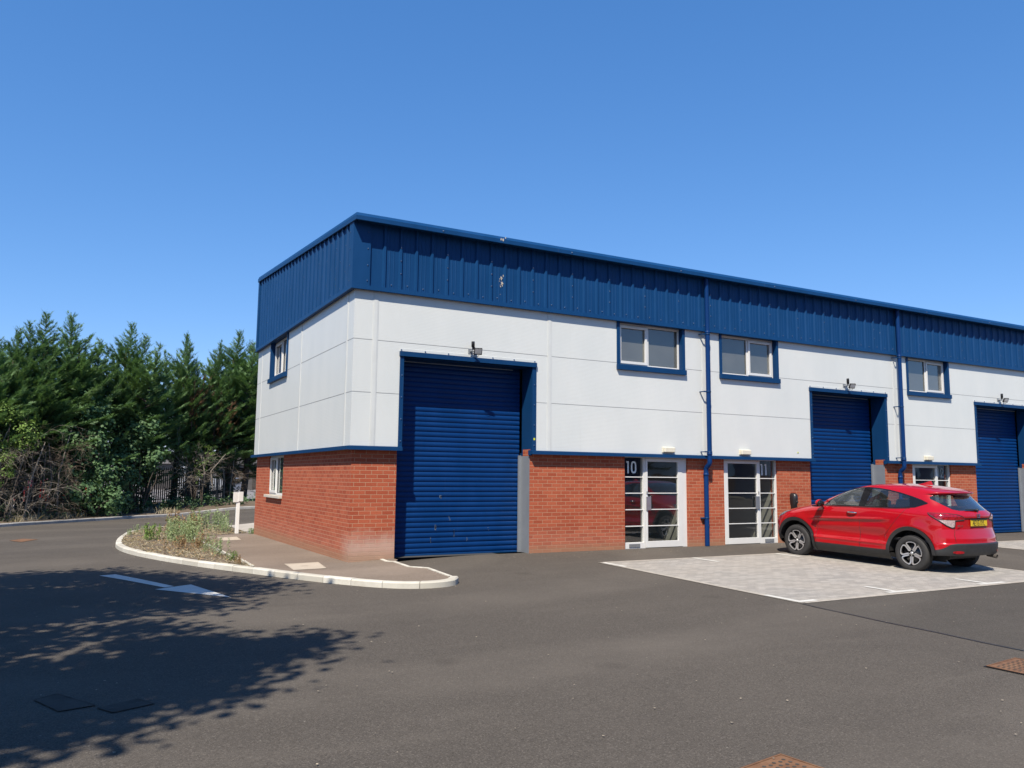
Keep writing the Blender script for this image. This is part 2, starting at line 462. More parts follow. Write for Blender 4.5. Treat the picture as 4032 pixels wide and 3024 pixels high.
# ------------------------------------------------------------------ ground heights
def smooth(t):
    t = min(1., max(0., t)); return t * t * (3 - 2 * t)
def H(x, y):
    s = smooth((3.0 - x) / 4.0)
    return (1 - s) * (-.022 * min(7., max(0., -y))) + s * (-.15 - .0095 * min(12., max(0., y)))
# ------------------------------------------------------------------ ground, road, yard
def axis(lo, hi, step):
    n = max(1, round((hi - lo) / step)); return [lo + (hi - lo) * i / n for i in range(n + 1)]
def sheet(name, xs, ys, hf, m, parent=None):
    mb = MB(); nx = len(xs)
    vs = [(x, y, hf(x, y)) for y in ys for x in xs]
    mb.add(vs, [(j * nx + i, j * nx + i + 1, (j + 1) * nx + i + 1, (j + 1) * nx + i) for j in range(len(ys) - 1) for i in range(nx - 1)], 0, True)
    return mb.build(name, m, parent)

g = sheet('ground', [-900, -200, -60, -30, 0, 30, 60, 200, 900], [-900, -200, -60, -30, 0, 30, 60, 200, 900], lambda x, y: -.75, M['ground'])
tag(g, kind='structure')
road = sheet('road', axis(-26, -6, 2) + axis(-6, 6, .4)[1:] + axis(6, 44, 1.)[1:], axis(-34, -8, 2) + axis(-8, 2, .4)[1:] + axis(2, 26, .8)[1:], H, M['asphalt'])
tag(road, kind='structure')

def drape_quad(mb, c, n, m_, up, m=0):
    """bilinear patch over four ground corners, laid on the ground"""
    vs = []
    for j in range(m_ + 1):
        for i in range(n + 1):
            u = i / n; v = j / m_
            x = (1 - v) * ((1 - u) * c[0][0] + u * c[1][0]) + v * ((1 - u) * c[3][0] + u * c[2][0])
            y = (1 - v) * ((1 - u) * c[0][1] + u * c[1][1]) + v * ((1 - u) * c[3][1] + u * c[2][1])
            vs.append((x, y, H(x, y) + up))
    mb.add(vs, [(j * (n + 1) + i, j * (n + 1) + i + 1, (j + 1) * (n + 1) + i + 1, (j + 1) * (n + 1) + i) for j in range(m_) for i in range(n)], m)

# newer tarmac to the right of the seam, and the seam itself
mb = MB(); drape_quad(mb, [(4.0, -11.0), (40, -11.0), (40, -6.36), (4.46, -6.40)], 40, 8, .002)
drape_quad(mb, [(3.4, -18.0), (40, -18.0), (40, -11.0), (4.0, -11.0)], 30, 6, .002)
tag(mb.build('road_resurfaced', M['asphalt_dark']), kind='structure')
mb = MB()
for i in range(24):
    def sx(y): return 4.46 + (y + 6.4) * (.46 / 4.6) + .012 * math.sin(y * 5)
    y0 = -6.42 - i * .3; y1 = y0 - .3
    drape_quad(mb, [(sx(y0) - .018, y0), (sx(y0) + .016, y0), (sx(y1) + .016, y1), (sx(y1) - .018, y1)], 1, 1, .005)
tag(mb.build('road_seam', M['seam']), kind='structure')

# block-paved parking bays with a pale edging course
def bay(c, edges):
    mb = MB(); drape_quad(mb, c, 20, 14, .005)
    o = mb.build('parking_bay', M['paving']); tag(o, kind='structure')
    mb = MB()
    for a, b in edges:
        a = Vector(a); b = Vector(b); d = (b - a).normalized(); nrm = Vector((-d.y, d.x)); k = int((b - a).length / .2)
        for i in range(k):
            p = a + (b - a) * (i / k) + d * .004; q = a + (b - a) * ((i + 1) / k) - d * .004
            drape_quad(mb, [(p.x, p.y), (q.x, q.y), (q.x + nrm.x * .1, q.y + nrm.y * .1), (p.x + nrm.x * .1, p.y + nrm.y * .1)], 1, 1, .008)
    tag(mb.build('bay_edging', M['slab']), kind='structure')
BL, BR, FR, FL = (4.33, -1.70), (11.36, -1.66), (11.42, -6.36), (4.46, -6.42)
bay([FL, FR, BR, BL], [(FL, FR), (BL, FL), (FR, BR), (BR, BL)])
b2 = [(16.02, -6.36), (25, -6.36), (25, -1.55), (15.55, -1.55)]
bay(b2, [(b2[0], b2[1]), (b2[3], b2[0]), (b2[2], b2[3])])

def mark(name, quads, label, group=None):
    mb = MB()
    for q in quads: drape_quad(mb, q, 6, 2, .0115)
    o = mb.build(name, M['paint']); tag(o, label, 'road marking', group); return o
def bar(a, b, wd):
    a = Vector(a); b = Vector(b); d = (b - a).normalized(); n = Vector((-d.y, d.x)) * wd / 2
    return [(a - n)[:2], (b - n)[:2], (b + n)[:2], (a + n)[:2]]
GB = 'white parking bay lines on the grey block paving'
mark('bay_line', [bar((4.40, -1.80), (4.46, -2.42), .1)], 'short white bay line at the far left corner of the grey block paving', GB)
mark('bay_line', [bar((6.62, -1.74), (6.66, -2.42), .1)], 'short white bay line at the back of the paving, in front of the blue downpipe', GB)
mark('bay_line', [bar((8.92, -1.72), (8.95, -2.36), .1)], "short white bay line beside the red car's front wheel", GB)
mark('bay_line', [bar((4.50, -5.72), (4.53, -6.26), .1), bar((4.48, -6.31), (4.86, -6.305), .1)], 'white L-shaped bay line at the near corner of the block paving', GB)
mark('bay_line', [bar((6.68, -5.69), (6.70, -6.2), .1), bar((6.46, -6.25), (7.14, -6.25), .1)], 'white T-shaped bay line on the front edge, next to the near corner of the paving', GB)
mark('bay_line', [bar((9.0, -5.69), (9.02, -6.2), .1), bar((8.74, -6.25), (9.46, -6.25), .1)], "white T-shaped bay line on the front edge, closest to the red car's rear bumper", GB)
# arrow painted on the road
tail = [(-3.95, .84), (-3.70, .93), (-2.985, -1.09), (-3.125, -1.17)]
mb = MB(); drape_quad(mb, [tail[0], tail[3], tail[2], tail[1]], 14, 2, .004)
hd = [(-3.27, -1.33), (-2.735, -.985), (-2.40, -2.60)]
k = 10
vs = []; fs = []
for i in range(k + 1):
    t = i / k
    for s_ in range(5):
        u = s_ / 4
        bx = hd[0][0] * (1 - u) + hd[1][0] * u; by = hd[0][1] * (1 - u) + hd[1][1] * u
        x = bx * (1 - t) + hd[2][0] * t; y = by * (1 - t) + hd[2][1] * t
        vs.append((x, y, H(x, y) + .0045))
for i in range(k):
    for s_ in range(4):
        fs.append((i * 5 + s_, (i + 1) * 5 + s_, (i + 1) * 5 + s_ + 1, i * 5 + s_ + 1))
mb.add(vs, [f[::-1] for f in fs])
tag(mb.build('road_arrow', M['paint']), 'white arrow painted on the shaded road beside the kerbed corner', 'road marking')

# ------------------------------------------------------------------ kerbed corner: kerb, footway, planting bed
def catmull(pts, n=8):
    P = [Vector((*p, 0)) for p in pts]; out = []
    for i in range(len(P) - 1):
        a = P[max(i - 1, 0)]; b = P[i]; c = P[i + 1]; d = P[min(i + 2, len(P) - 1)]
        for k in range(n):
            t = k / n
            q = .5 * ((2 * b) + (c - a) * t + (2 * a - 5 * b + 4 * c - d) * t * t + (3 * b - a - 3 * c + d) * t ** 3)
            out.append((q.x, q.y))
    out.append(pts[-1]); return out
def resample(pts, step):
    out = [pts[0]]; acc = 0
    for a, b in zip(pts, pts[1:]):
        L = math.dist(a, b)
        while acc + L >= step:
            t = (step - acc) / L
            a = (a[0] + (b[0] - a[0]) * t, a[1] + (b[1] - a[1]) * t); out.append(a); L = math.dist(a, b); acc = 0
        acc += L
    out.append(pts[-1]); return out
KERB = [(.4, 15.3), (-.6, 15.2), (-1.5, 14.7), (-2.3, 13.6), (-2.9, 12.2), (-3.2, 10.4), (-3.38, 8.6), (-3.45, 7.0), (-3.36, 5.7), (-3.12, 4.4), (-2.75, 3.05),
        (-2.35, 1.85), (-1.88, .65), (-1.32, -.62), (-.85, -1.55), (-.45, -2.25), (-.12, -2.70), (.22, -2.96), (.55, -3.04), (.82, -2.96), (.98, -2.74)]
kp = resample(catmull(KERB), .05)
UP = .10; KW = .13
def offset(pts, d):
    out = []
    for i, p in enumerate(pts):
        a = pts[max(i - 1, 0)]; b = pts[min(i + 1, len(pts) - 1)]
        t = Vector((b[0] - a[0], b[1] - a[1])).normalized(); out.append((p[0] - t.y * d, p[1] + t.x * d))
    return out
def kerb(name, pts, stone, mat, up=UP, wd=KW, side=1):
    mb = MB(); per = max(2, int(stone / .05)); inn = offset(pts, wd * side); mid = offset(pts, .022 * side)
    for k in range(0, len(pts) - 1, per):
        e = min(k + per, len(pts) - 1)
        if e - k < 2: continue
        rows = []
        jit = rnd.uniform(-.004, .004)
        for i in range(k, e + 1):
            gapx = 0
            h = H(*pts[i]) + jit
            rows.append([(pts[i][0], pts[i][1], h - .1), (pts[i][0], pts[i][1], h + up * .80), (*mid[i], h + up), (*inn[i], h + up), (*inn[i], h - .1)])
        # 5 mm joint at each end
        for r_, o_ in ((0, 1), (-1, -2)):
            for q in range(5):
                a = Vector(rows[r_][q]); b = Vector(rows[o_][q]); rows[r_][q] = tuple(a + (b - a).normalized() * .004)
        n = 5; vs = [p for r_ in rows for p in r_]
        fs = [(i * n + j, (i + 1) * n + j, (i + 1) * n + j + 1, i * n + j + 1) for i in range(len(rows) - 1) for j in range(n - 1)]
        if side < 0: fs = [f[::-1] for f in fs]
        fs += [tuple(range(n)), tuple(range(len(vs) - 1, len(vs) - n - 1, -1))]
        mb.add(vs, fs)
    o = mb.build(name, mat); tag(o, kind='structure'); return o
kerb('kerb', kp, .62, M['kerb'])
# beds and footway are filled from the kerb's inner line
inner = offset(kp, KW - .005)
i_bed = min(range(len(inner)), key=lambda i: math.dist(inner[i], (-1.56, .19)))
def fill(name, poly, up, mat, jitter=0.0):
    """fills an outline on the ground with a grid clipped to it"""
    xs = [p[0] for p in poly]; ys = [p[1] for p in poly]
    pts2 = [Vector(p) for p in poly]; edges = [(i, (i + 1) % len(poly)) for i in range(len(poly))]
    def inside(x, y):
        c = False
        for (a, b), (d, e) in zip(poly, poly[1:] + poly[:1]):
            if (b > y) != (e > y) and x < (d - a) * (y - b) / (e - b) + a: c = not c
        return c
    y = min(ys)
    while y < max(ys):
        x = min(xs)
        while x < max(xs):
            if inside(x, y) and min(math.dist((x, y), q) for q in poly) > .08: pts2.append(Vector((x + rnd.uniform(-.05, .05), y + rnd.uniform(-.05, .05))))
            x += .35
        y += .35
    v, e, f, *_ = geometry.delaunay_2d_cdt(pts2, edges, [], 1, 1e-5)
    mb = MB(); mb.add([(p.x, p.y, H(p.x, p.y) + up + (rnd.uniform(-jitter, jitter) if i >= len(poly) else 0)) for i, p in enumerate(v)], [tuple(q) for q in f], 0, True)
    o = mb.build(name, mat); tag(o, kind='structure'); return o
step_in = lambda L: L[::4]
foot = step_in(inner[i_bed:]) + [(.90, -2.56), (.97, -1.55), (.775, -1.25), (.80, -.38), (.92, -.2), (.92, .3), (.3, .5), (.3, 9.32), (-.9, 9.28), (-1.585, 8.98), (-1.585, 3.1), (-1.56, 1.4), (-1.535, .45)]
fill('pavement', foot, UP - .006, M['footway'])
bed = step_in(inner[:i_bed][::-1]) + [(-.5, 15.0), (.05, 13.6), (.05, 9.33), (-.9, 9.29), (-1.64, 8.99), (-1.64, 3.1), (-1.62, 1.4)]
fill('planting_bed', bed, UP + .0, M['soil'], .03)
fill('path', [(.02, 9.3), (4.0, 9.3), (4.0, 13.2), (.02, 13.2)], UP + .004, M['slab'])
def edging(name, pts, wd, up, mat):
    pts = resample(pts, .05); a = pts; b = offset(pts, wd); mb = MB(); per = 18
    for k in range(0, len(pts) - 1, per):
        e = min(k + per, len(pts) - 1)
        for i in range(k, e):
            P = [(*a[i], H(*a[i]) - .05), (*a[i], H(*a[i]) + up), (*b[i], H(*b[i]) + up), (*b[i], H(*b[i]) - .05)]
            Q = [(*a[i + 1], H(*a[i + 1]) - .05), (*a[i + 1], H(*a[i + 1]) + up), (*b[i + 1], H(*b[i + 1]) + up), (*b[i + 1], H(*b[i + 1]) - .05)]
            mb.add(P + Q, [(j, j + 1, j + 5, j + 4) for j in range(3)])
    tag(mb.build(name, mat), kind='structure')
edging('bed_edging', [(-1.60, .30), (-1.56, 1.4), (-1.585, 3.1), (-1.585, 8.9)], -.05, UP + .012, M['kerb'])
edging('pavement_edging', [(.72, .05), (.70, -.28), (.79, -.42), (.765, -1.22), (.965, -1.56), (.90, -2.68)], -.06, UP + .004, M['kerb'])

# far kerb, verge, concrete yard beyond the fence
FK = [(-20, 3.4), (-12.5, 11.0), (-9.4, 14.25), (-6.5, 17.2), (-4.8, 18.95), (-3.2, 20.6), (-1.4, 22.3), (.5, 23.3), (2.8, 23.8), (6, 24.2), (12, 24.4)]
fk = resample(catmull(FK), .05)
kerb('kerb', fk, .9, M['kerb_grey'], .11, .13)
fi = offset(fk, .125)
mb = MB(); fo = offset(fk, 8.5); n = 14; vs = []
fsel = list(range(0, len(fi), 14))
for i in fsel:
    for j in range(n + 1):
        t = j / n; x = fi[i][0] * (1 - t) + fo[i][0] * t; y = fi[i][1] * (1 - t) + fo[i][1] * t
        d = t * 8.4
        vs.append((x, y, H(*fi[i]) + .105 + (.03 if d > 1 else 0) + (rnd.uniform(0, .10) * min(1, d - .6) if d > .7 else 0)))
mb.add(vs, [(i * (n + 1) + j, (i + 1) * (n + 1) + j, (i + 1) * (n + 1) + j + 1, i * (n + 1) + j + 1) for i in range(len(fsel) - 1) for j in range(n)], 0, True)
tag(mb.build('verge', M['soil']), kind='structure')
mb = MB(); yv = [(-70, 20), (-18, 20), (-4, 30.5), (6, 36), (60, 36), (60, 120), (-70, 120)]
mb.poly([(x, y, -.22) for x, y in yv])
tag(mb.build('yard', M['yard']), kind='structure')

# ------------------------------------------------------------------ the industrial unit block
BO = (14.0, 4.5, 0.0)
XE = 29.3                         # right end of the block
YE = 9.06                         # back of the end wall
ZB = 5.03                         # underside of the blue band
SL = .084                         # roof fall towards the front
B = thing('industrial_building', 'long two-storey industrial unit block with red brick base, white cladding and blue metal band', 'building', BO)
def P(name, mb, mats, parent=B, **k): return mb.build(name, mats, parent, BO, **k)
def zt(y): return 6.46 + SL * (y + .3)

SH = [1.0, 12.17, 19.19]          # left inner edge of each shutter opening
SW = 2.86
WIN = [(6.10, 7.89), (9.12, 10.93), (16.10, 17.88), (23.1, 24.9)]
DOORS = [(6.265, 8.06, False), (9.175, 10.95, True), (16.19, 17.93, True), (23.2, 24.95, True)]

def holes_wall(mb, u0, u1, v0, v1, holes, put, m=0):
    us = sorted({u0, u1, *[h[0] for h in holes], *[h[1] for h in holes]}); vs = sorted({v0, v1, *[h[2] for h in holes], *[h[3] for h in holes]})
    us = [u for u in us if u0 <= u <= u1]; vs = [v for v in vs if v0 <= v <= v1]
    for a, b in zip(us, us[1:]):
        for c, d in zip(vs, vs[1:]):
            cu = (a + b) / 2; cv = (c + d) / 2
            if any(h[0] < cu < h[1] and h[2] < cv < h[3] for h in holes): continue
            put(mb, a, b, c, d, m)
def fr_(y):
    return lambda mb, a, b, c, d, m: mb.quad((a, y, c), (b, y, c), (b, y, d), (a, y, d), m)
def sd_(x):
    return lambda mb, a, b, c, d, m: mb.quad((x, b, c), (x, a, c), (x, a, d), (x, b, d), m)

# brick base
mb = MB()
bh = [(s - .063, s + SW - .02, -.3, 2.2) for s in SH] + [(a, b, -.3, 2.2) for a, b, _ in DOORS]
holes_wall(mb, .06, XE, -.3, 2.12, bh, fr_(.06), 0)
for u0, u1, z0, z1 in bh:      # brick returns at the openings
    for u in (u0, u1): mb.quad((u, .06, -.3), (u, .34, -.3), (u, .34, 2.12), (u, .06, 2.12), 1)
holes_wall(mb, .06, 8.90, -.4, 2.12, [(5.60, 7.27, 1.03, 2.2)], sd_(.06), 1)
mb.quad((.06, 5.60, 1.03), (.2, 5.60, 1.03), (.2, 5.60, 2.12), (.06, 5.60, 2.12), 0); mb.quad((.06, 7.27, 1.03), (.2, 7.27, 1.03), (.2, 7.27, 2.12), (.06, 7.27, 2.12), 0)
mb.quad((.06, 8.90, -.4), (XE, 8.90, -.4), (XE, 8.90, 2.12), (.06, 8.90, 2.12), 0)
mb.quad((XE, .06, -.4), (XE, 8.9, -.4), (XE, 8.9, 2.12), (XE, .06, 2.12), 1)
P('brick_wall', mb, [M['brick_x'], M['brick_y']])

# white panels
mb = MB()
ch = [(s - .035, s + SW + .035, 2.0, 3.90) for s in SH] + [(a - .06, b + .06, 3.97, 5.2) for a, b in WIN]
holes_wall(mb, 0, XE, 2.095, 5.2, ch, fr_(0), 0)
holes_wall(mb, 0, YE, 2.095, 5.2, [(5.33, 7.33, 3.98, 5.2)], sd_(0), 0)
mb.quad((0, YE, 2.095), (XE, YE, 2.095), (XE, YE, 6.9), (0, YE, 6.9), 0); mb.quad((XE, 0, 2.095), (XE, YE, 2.095), (XE, YE, 6.9), (XE, 0, 6.3), 0)
_j0 = len(mb.m)
for z in (3.1, 4.1):
    def putx(m_, a, b, c, d, k): m_.box(a, b, -.0025, .01, z - .0035, z + .0035)
    holes_wall(mb, 0, XE, z - .01, z + .01, ch, putx)
    def puty(m_, a, b, c, d, k): m_.box(-.0025, .01, a, b, z - .0035, z + .0035)
    holes_wall(mb, 0, YE, z - .01, z + .01, [(5.33, 7.33, 3.98, 5.2)], puty)

for i in range(_j0, len(mb.m)): mb.m[i] = 1
P('cladding_panel', mb, [M['clad'], M['joint']])
for x0 in (.368, 4.222, 8.49, 15.42, 22.44):
    mb = MB(); mb.box(x0, x0 + .104, -.006, .01, 2.097, 5.02); mb.box(x0 + .02, x0 + .084, -.010, -.0061, 2.097, 5.02); P('cover_strip', mb, M['trimw'], bevel=.0015)
for y0 in (.37, 3.97, 8.44):
    mb = MB(); mb.box(-.006, .01, y0, y0 + .104, 2.097, 5.02); mb.box(-.010, -.0061, y0 + .02, y0 + .084, 2.097, 5.02); P('cover_strip', mb, M['trimw'], bevel=.003)

# drip trim between brick and cladding
mb = MB()
tp = [(.075, 2.105), (-.015, 2.098), (-.085, 2.086), (-.088, 2.018), (-.07, 2.016), (.075, 2.030)]
for a, b in ((-.087, SH[0] - .005), (SH[0] + SW - .04, SH[1] - .005), (SH[1] + SW - .04, SH[2] - .005), (SH[2] + SW - .04, XE)):
    if a < 0:
        n = len(tp); A = [(y, y, z) for y, z in tp]; Bp = [(b, y, z) for y, z in tp]
        mb.add(A + Bp, [(i, (i + 1) % n, n + (i + 1) % n, n + i) for i in range(n)] + [tuple(range(2 * n - 1, n - 1, -1))])
        C = [(y, YE + .03, z) for y, z in tp]
        mb.add(A + C, [(i, n + i, n + (i + 1) % n, (i + 1) % n) for i in range(n)] + [tuple(range(n, 2 * n))])
    else:
        mb.prism([(a, y, z) for y, z in tp], (b - a, 0, 0))
P('drip_trim', mb, M['trim'])

# blue corrugated band: front and side
def ribs(u0, u1, first, pitch):
    prof = [(u0, 0)]; c = first
    while c < u1 - .06:
        prof += [(c - .045, 0), (c - .022, -.036), (c + .016, -.036), (c + .039, 0)]
        for k in (.105, .19):
            if c + k + .03 < u1: prof += [(c + k - .012, 0), (c + k - .006, -.005), (c + k + .006, -.005), (c + k + .012, 0)]
        c += pitch
    prof.append((u1, 0)); return prof
mb = MB()
pf = ribs(.25, XE, .545, .3272)
mb.strip([(u, -.05 + d, 5.10) for u, d in pf], (0, 0, 1.27))
FY0, FY1 = .17, YE - .10
pf = ribs(FY0, FY1, .38, .33)
vs = [(-.05 + d, y, 5.10) for y, d in pf] + [(-.05 + d, y, zt(y) - .09) for y, d in pf]; n = len(pf)
mb.add(vs, [(i + 1, i, n + i, n + i + 1) for i in range(n - 1)])
# fixings on the band
_fix0 = len(mb.m)
def bolt_x(x, y, z, r=.009): mb.lathe([(r * 1.5, 0), (r * 1.5, .004), (r, .005), (r * .9, .012), (0, .013)], (x, y, z), (0, -1, 0), 8)
def bolt_y(x, y, z, r=.009): mb.lathe([(r * 1.5, 0), (r * 1.5, .004), (r, .005), (r * .9, .012), (0, .013)], (x, y, z), (-1, 0, 0), 8)
x = .545; k = 0
while x < 24:
    bolt_x(x + .15, -.05, 5.18 + .02 * (k % 2), .0095)
    if k % 3 == 1:
        for z in (5.42, 5.67, 5.93): bolt_x(x - .003, -.0865, z, .009)
    x += .3272; k += 1
y = .38; k = 0
while y < 8.7:
    for z in ((5.2, 5.75, 6.3) if k % 2 else (5.48, 6.0)): bolt_y(-.05, y + .15, z)
    if k % 4 == 2:
        for z in (5.3, 5.65, 6.05): bolt_y(-.0865, y, z)
    y += .33; k += 1
for z in (5.2, 5.5, 5.82, 6.14): bolt_y(-.0925, .1, z); bolt_x(.2, -.0925, z)
for z in (5.3, 5.7, 6.1, 6.5, 6.85): bolt_y(-.0925, YE - .06, z)
for i in range(_fix0, len(mb.m)): mb.m[i] = 1
for k in range(26):
    x = 3.09 + rnd.gauss(0, .05); z = 5.52 + rnd.gauss(0, .14); a = rnd.uniform(.004, .014); b = a * rnd.uniform(1, 3)
    mb.poly([(x + a * math.cos(t) * rnd.uniform(.6, 1.2), -.0575 - .0001 * k, z + b * math.sin(t) * rnd.uniform(.6, 1.2)) for t in [i * math.pi / 4 for i in range(8)]], 2)
P('metal_band', mb, [M['band'], M['bolt'], M['lime']])
# flashings: corner, back edge, foot of the band
mb = MB()
mb.quad((-.092, -.092, 5.10), (.25, -.092, 5.10), (.25, -.092, 6.38), (-.092, -.092, 6.38)); mb.quad((.25, -.092, 5.10), (.25, -.04, 5.10), (.25, -.04, 6.38), (.25, -.092, 6.38))
mb.quad((-.092, .17, 5.10), (-.092, -.092, 5.10), (-.092, -.092, 6.38), (-.092, .17, zt(.17) - .08)); mb.quad((-.04, .17, 5.10), (-.092, .17, 5.10), (-.092, .17, zt(.17) - .08), (-.04, .17, zt(.17) - .08))
P('corner_flashing', mb, M['band']); mb = MB()
mb.quad((-.092, YE + .02, 5.03), (-.092, YE - .12, 5.03), (-.092, YE - .12, zt(YE) - .09), (-.092, YE + .02, zt(YE) - .08)); mb.quad((-.092, YE - .12, 5.03), (-.04, YE - .12, 5.03), (-.04, YE - .12, zt(YE) - .09), (-.092, YE - .12, zt(YE) - .09))
mb.quad((-.092, YE + .02, 5.03), (-.092, YE + .02, zt(YE) - .08), (.3, YE + .02, zt(YE) - .08), (.3, YE + .02, 5.03))
P('corner_flashing', mb, M['band'])
mb = MB()
dp = [(-.045, 5.125), (-.098, 5.112), (-.10, 5.03), (-.085, 5.022), (.0, 5.035)]
A = [(y, y, z) for y, z in dp]; Bp = [(XE, y, z) for y, z in dp]; C = [(y, YE - .12, z) for y, z in dp]; n = len(dp)
mb.add(A + Bp, [(i, i + 1, n + i + 1, n + i) for i in range(n - 1)]); mb.add(A + C, [(i, n + i, n + i + 1, i + 1) for i in range(n - 1)])
P('foot_flashing', mb, M['band'])

# eaves capping: a sloping strip above a plumb strip, returned along the rake
def cap(y): return [(-.06, zt(y) + .002), (-.245, zt(-.3) - .012), (-.30, zt(-.3) - .085), (-.30, zt(-.3) - .165), (-.275, zt(-.3) - .17), (-.04, zt(-.3) - .12)]
pr = [(-.04, .02), (-.235, -.012), (-.30, -.085), (-.30, -.165), (-.275, -.172), (-.04, -.10)]     # (y, dz) on the front
ps = [(-.02, .02), (-.085, -.012), (-.115, -.085), (-.115, -.165), (-.10, -.172), (-.03, -.12)]      # (x, dz) on the side
mb = MB(); n = len(pr)
z0 = zt(-.3)
A = [(sx_, fy, z0 + dz) for (fy, dz), (sx_, _) in zip(pr, ps)]
Bp = [(XE + .1, fy, z0 + dz) for fy, dz in pr]
C = [(sx_, YE + .03, zt(YE) + dz) for sx_, dz in ps]
mb.add(A + Bp, [(i, i + 1, n + i + 1, n + i) for i in range(n - 1)]); mb.add(A + C, [(i, n + i, n + i + 1, i + 1) for i in range(n - 1)])
mb.add(C, [tuple(range(n))])
_j0 = len(mb.m)
for k in range(9):
    x = 1.3 + k * 3.0; mb.box(x, x + .004, -.3035, -.298, z0 - .163, z0 - .087); bolt_x(x + .35, -.30, z0 - .125, .012)
for i in range(_j0, len(mb.m)): mb.m[i] = 1
for k in range(5):
    x = 2.98 + rnd.gauss(0, .025); z = z0 - .10 + rnd.gauss(0, .03); a = .018
    mb.poly([(x + a * math.cos(t) * rnd.uniform(.6, 1.2), -.3042 - .0002 * k, z + a * 1.4 * math.sin(t) * rnd.uniform(.6, 1.2)) for t in [i * math.pi / 4 for i in range(8)]], 2)
P('roof_capping', mb, [M['band'], M['bolt'], M['lime']])
mb = MB(); mb.quad((-.02, -.04, zt(-.04) + .012), (XE, -.04, zt(-.04) + .012), (XE, YE + .02, zt(YE) + .02), (-.02, YE + .02, zt(YE) + .02)); P('roof', mb, M['roofm'])
mb = MB(); mb.quad((-.03, -.05, 6.33), (XE, -.05, 6.33), (XE, -.29, 6.318), (-.03, -.29, 6.318)); P('soffit', mb, M['band'])

# roller shutters: jamb and head trims, reveals, guide, curtain
M['scuff'] = plain('scuffed_blue', (.12, .17, .27), .7, 0, .5, 60)
def shutter(s, n, neigh=True):
    e = s + SW; yb = .43
    mb = MB()
    mb.box(s - .072, s + .005, -.022, .05, 2.09, 3.83); mb.box(e - .005, e + .085, -.022, .05, 2.09, 3.83)   # jamb faces
    mb.box(s - .085, e + .085, -.052, .05, 3.832, 3.925)                                                   # head
    mb.box(e - .06, e - .006, -.012, .05, 2.0, 2.088)
    _j0 = len(mb.m)
    for k in range(7):
        x = s - .05 + (SW + .1) * k / 6; mb.lathe([(.014, 0), (.014, .006), (.01, .012), (0, .013)], (x, -.008, 3.955), (0, -1, 0), 8)
    for z in (2.2, 2.62, 3.04, 3.46): mb.lathe([(.014, 0), (.014, .006), (.01, .012), (0, .013)], (s - .03, -.022, z), (0, -1, 0), 8); mb.lathe([(.014, 0), (.014, .006), (.01, .012), (0, .013)], (e + .04, -.022, z), (0, -1, 0), 8)
    for i in range(_j0, len(mb.m)): mb.m[i] = 1
    o = P('shutter_surround', mb, [M['trim'], M['bolt']])
    mb = MB(); mb.quad((s, -.01, 2.09), (s, yb, 2.09), (s, yb, 3.84), (s, -.01, 3.84)); mb.quad((e, yb, 1.99), (e, -.01, 1.99), (e, -.01, 3.84), (e, yb, 3.84))
    mb.quad((s, -.01, 3.832), (s, yb + .1, 3.832), (e, yb + .1, 3.832), (e, -.01, 3.832)); mb.quad((e - .022, yb + .02, -.2), (e + .01, yb + .02, -.2), (e + .01, yb + .02, 2.05), (e - .022, yb + .02, 2.05))
    mb.build('reveal', M['trim'], o, BO)
    mb = MB(); mb.box(s - .08, e + .08, -.008, .01, 3.927, 3.985); mb.build('head_flashing', M['trimw'], o, BO, bevel=.002)
    # grey steel guide on the brick return
    mb = MB(); mb.box(e - .026, e - .0205, .056, .43, -.22, 1.985); mb.box(e - .085, e - .026, .40, .44, -.22, 2.0)
    P('guide_post', mb, M['grey_steel'])
    # curtain of curved slats
    x0 = s - .05 if True else s; x1 = e - .045; y0 = .47; pts = []; z = -.16; ph = .0995
    ztop = 3.86; k = 0
    while z < ztop:
        for q in range(7):
            t = q / 6; pts.append((y0 - .015 * math.sin(math.pi * min(1, t * 1.06)) ** .8 if t < .94 else y0 + .004, z + ph * t))
        z += ph; k += 1
    mb = MB(); mb.strip([(x0, y, z) for y, z in pts], (x1 - x0, 0, 0), 0, False)
    if n == 0:       # scuffs and bird lime on the curtain
        _j0 = len(mb.m)
        for (x, z, a, b) in ((2.02, 1.17, .03, .06), (2.23, .72, .012, .05), (1.93, .52, .02, .11), (2.33, .42, .014, .15), (1.83, .3, .012, .10), (2.62, .3, .008, .05), (3.1, .5, .014, .014)):
            for _ in range(3):
                u = x + rnd.uniform(-.015, .015); v = z + rnd.uniform(-.04, .02); mb.poly([(u + rnd.uniform(-1, 1) * a * .6, y0 - .0165, v - b * .5), (u + a * .5, y0 - .0165, v - b * .2), (u + a * .4, y0 - .0165, v + b * .4), (u - a * .3, y0 - .0165, v + b * .5), (u - a * .5, y0 - .0165, v)])
        for i in range(_j0, len(mb.m)): mb.m[i] = 1
    c = P('roller_shutter', mb, [M['shutter'], M['scuff']])
    mb = MB(); mb.box(x0, x1, y0 - .02, y0 + .02, -.2, H(s + 1, 0) + .05); mb.build('bottom_rail', M['trim'], c, BO)
    mb = MB(); mb.box(s + .02, e - .3, .30, .312, 3.775, 3.788); mb.build('head_seal', M['grey_steel'], c, BO)
for n, s in enumerate(SH): shutter(s, n)
mb = MB(); mb.box(3.885, 3.925, -.0245, -.0222, 2.31, 2.355); P('sticker', mb, M['yellow'])
mb = MB(); mb.lathe([(0, 0), (.022, 0), (.022, .003), (0, .003)], (11.62, -.002, 2.23), (0, -1, 0), 12); P('sticker', mb, M['yellow'])

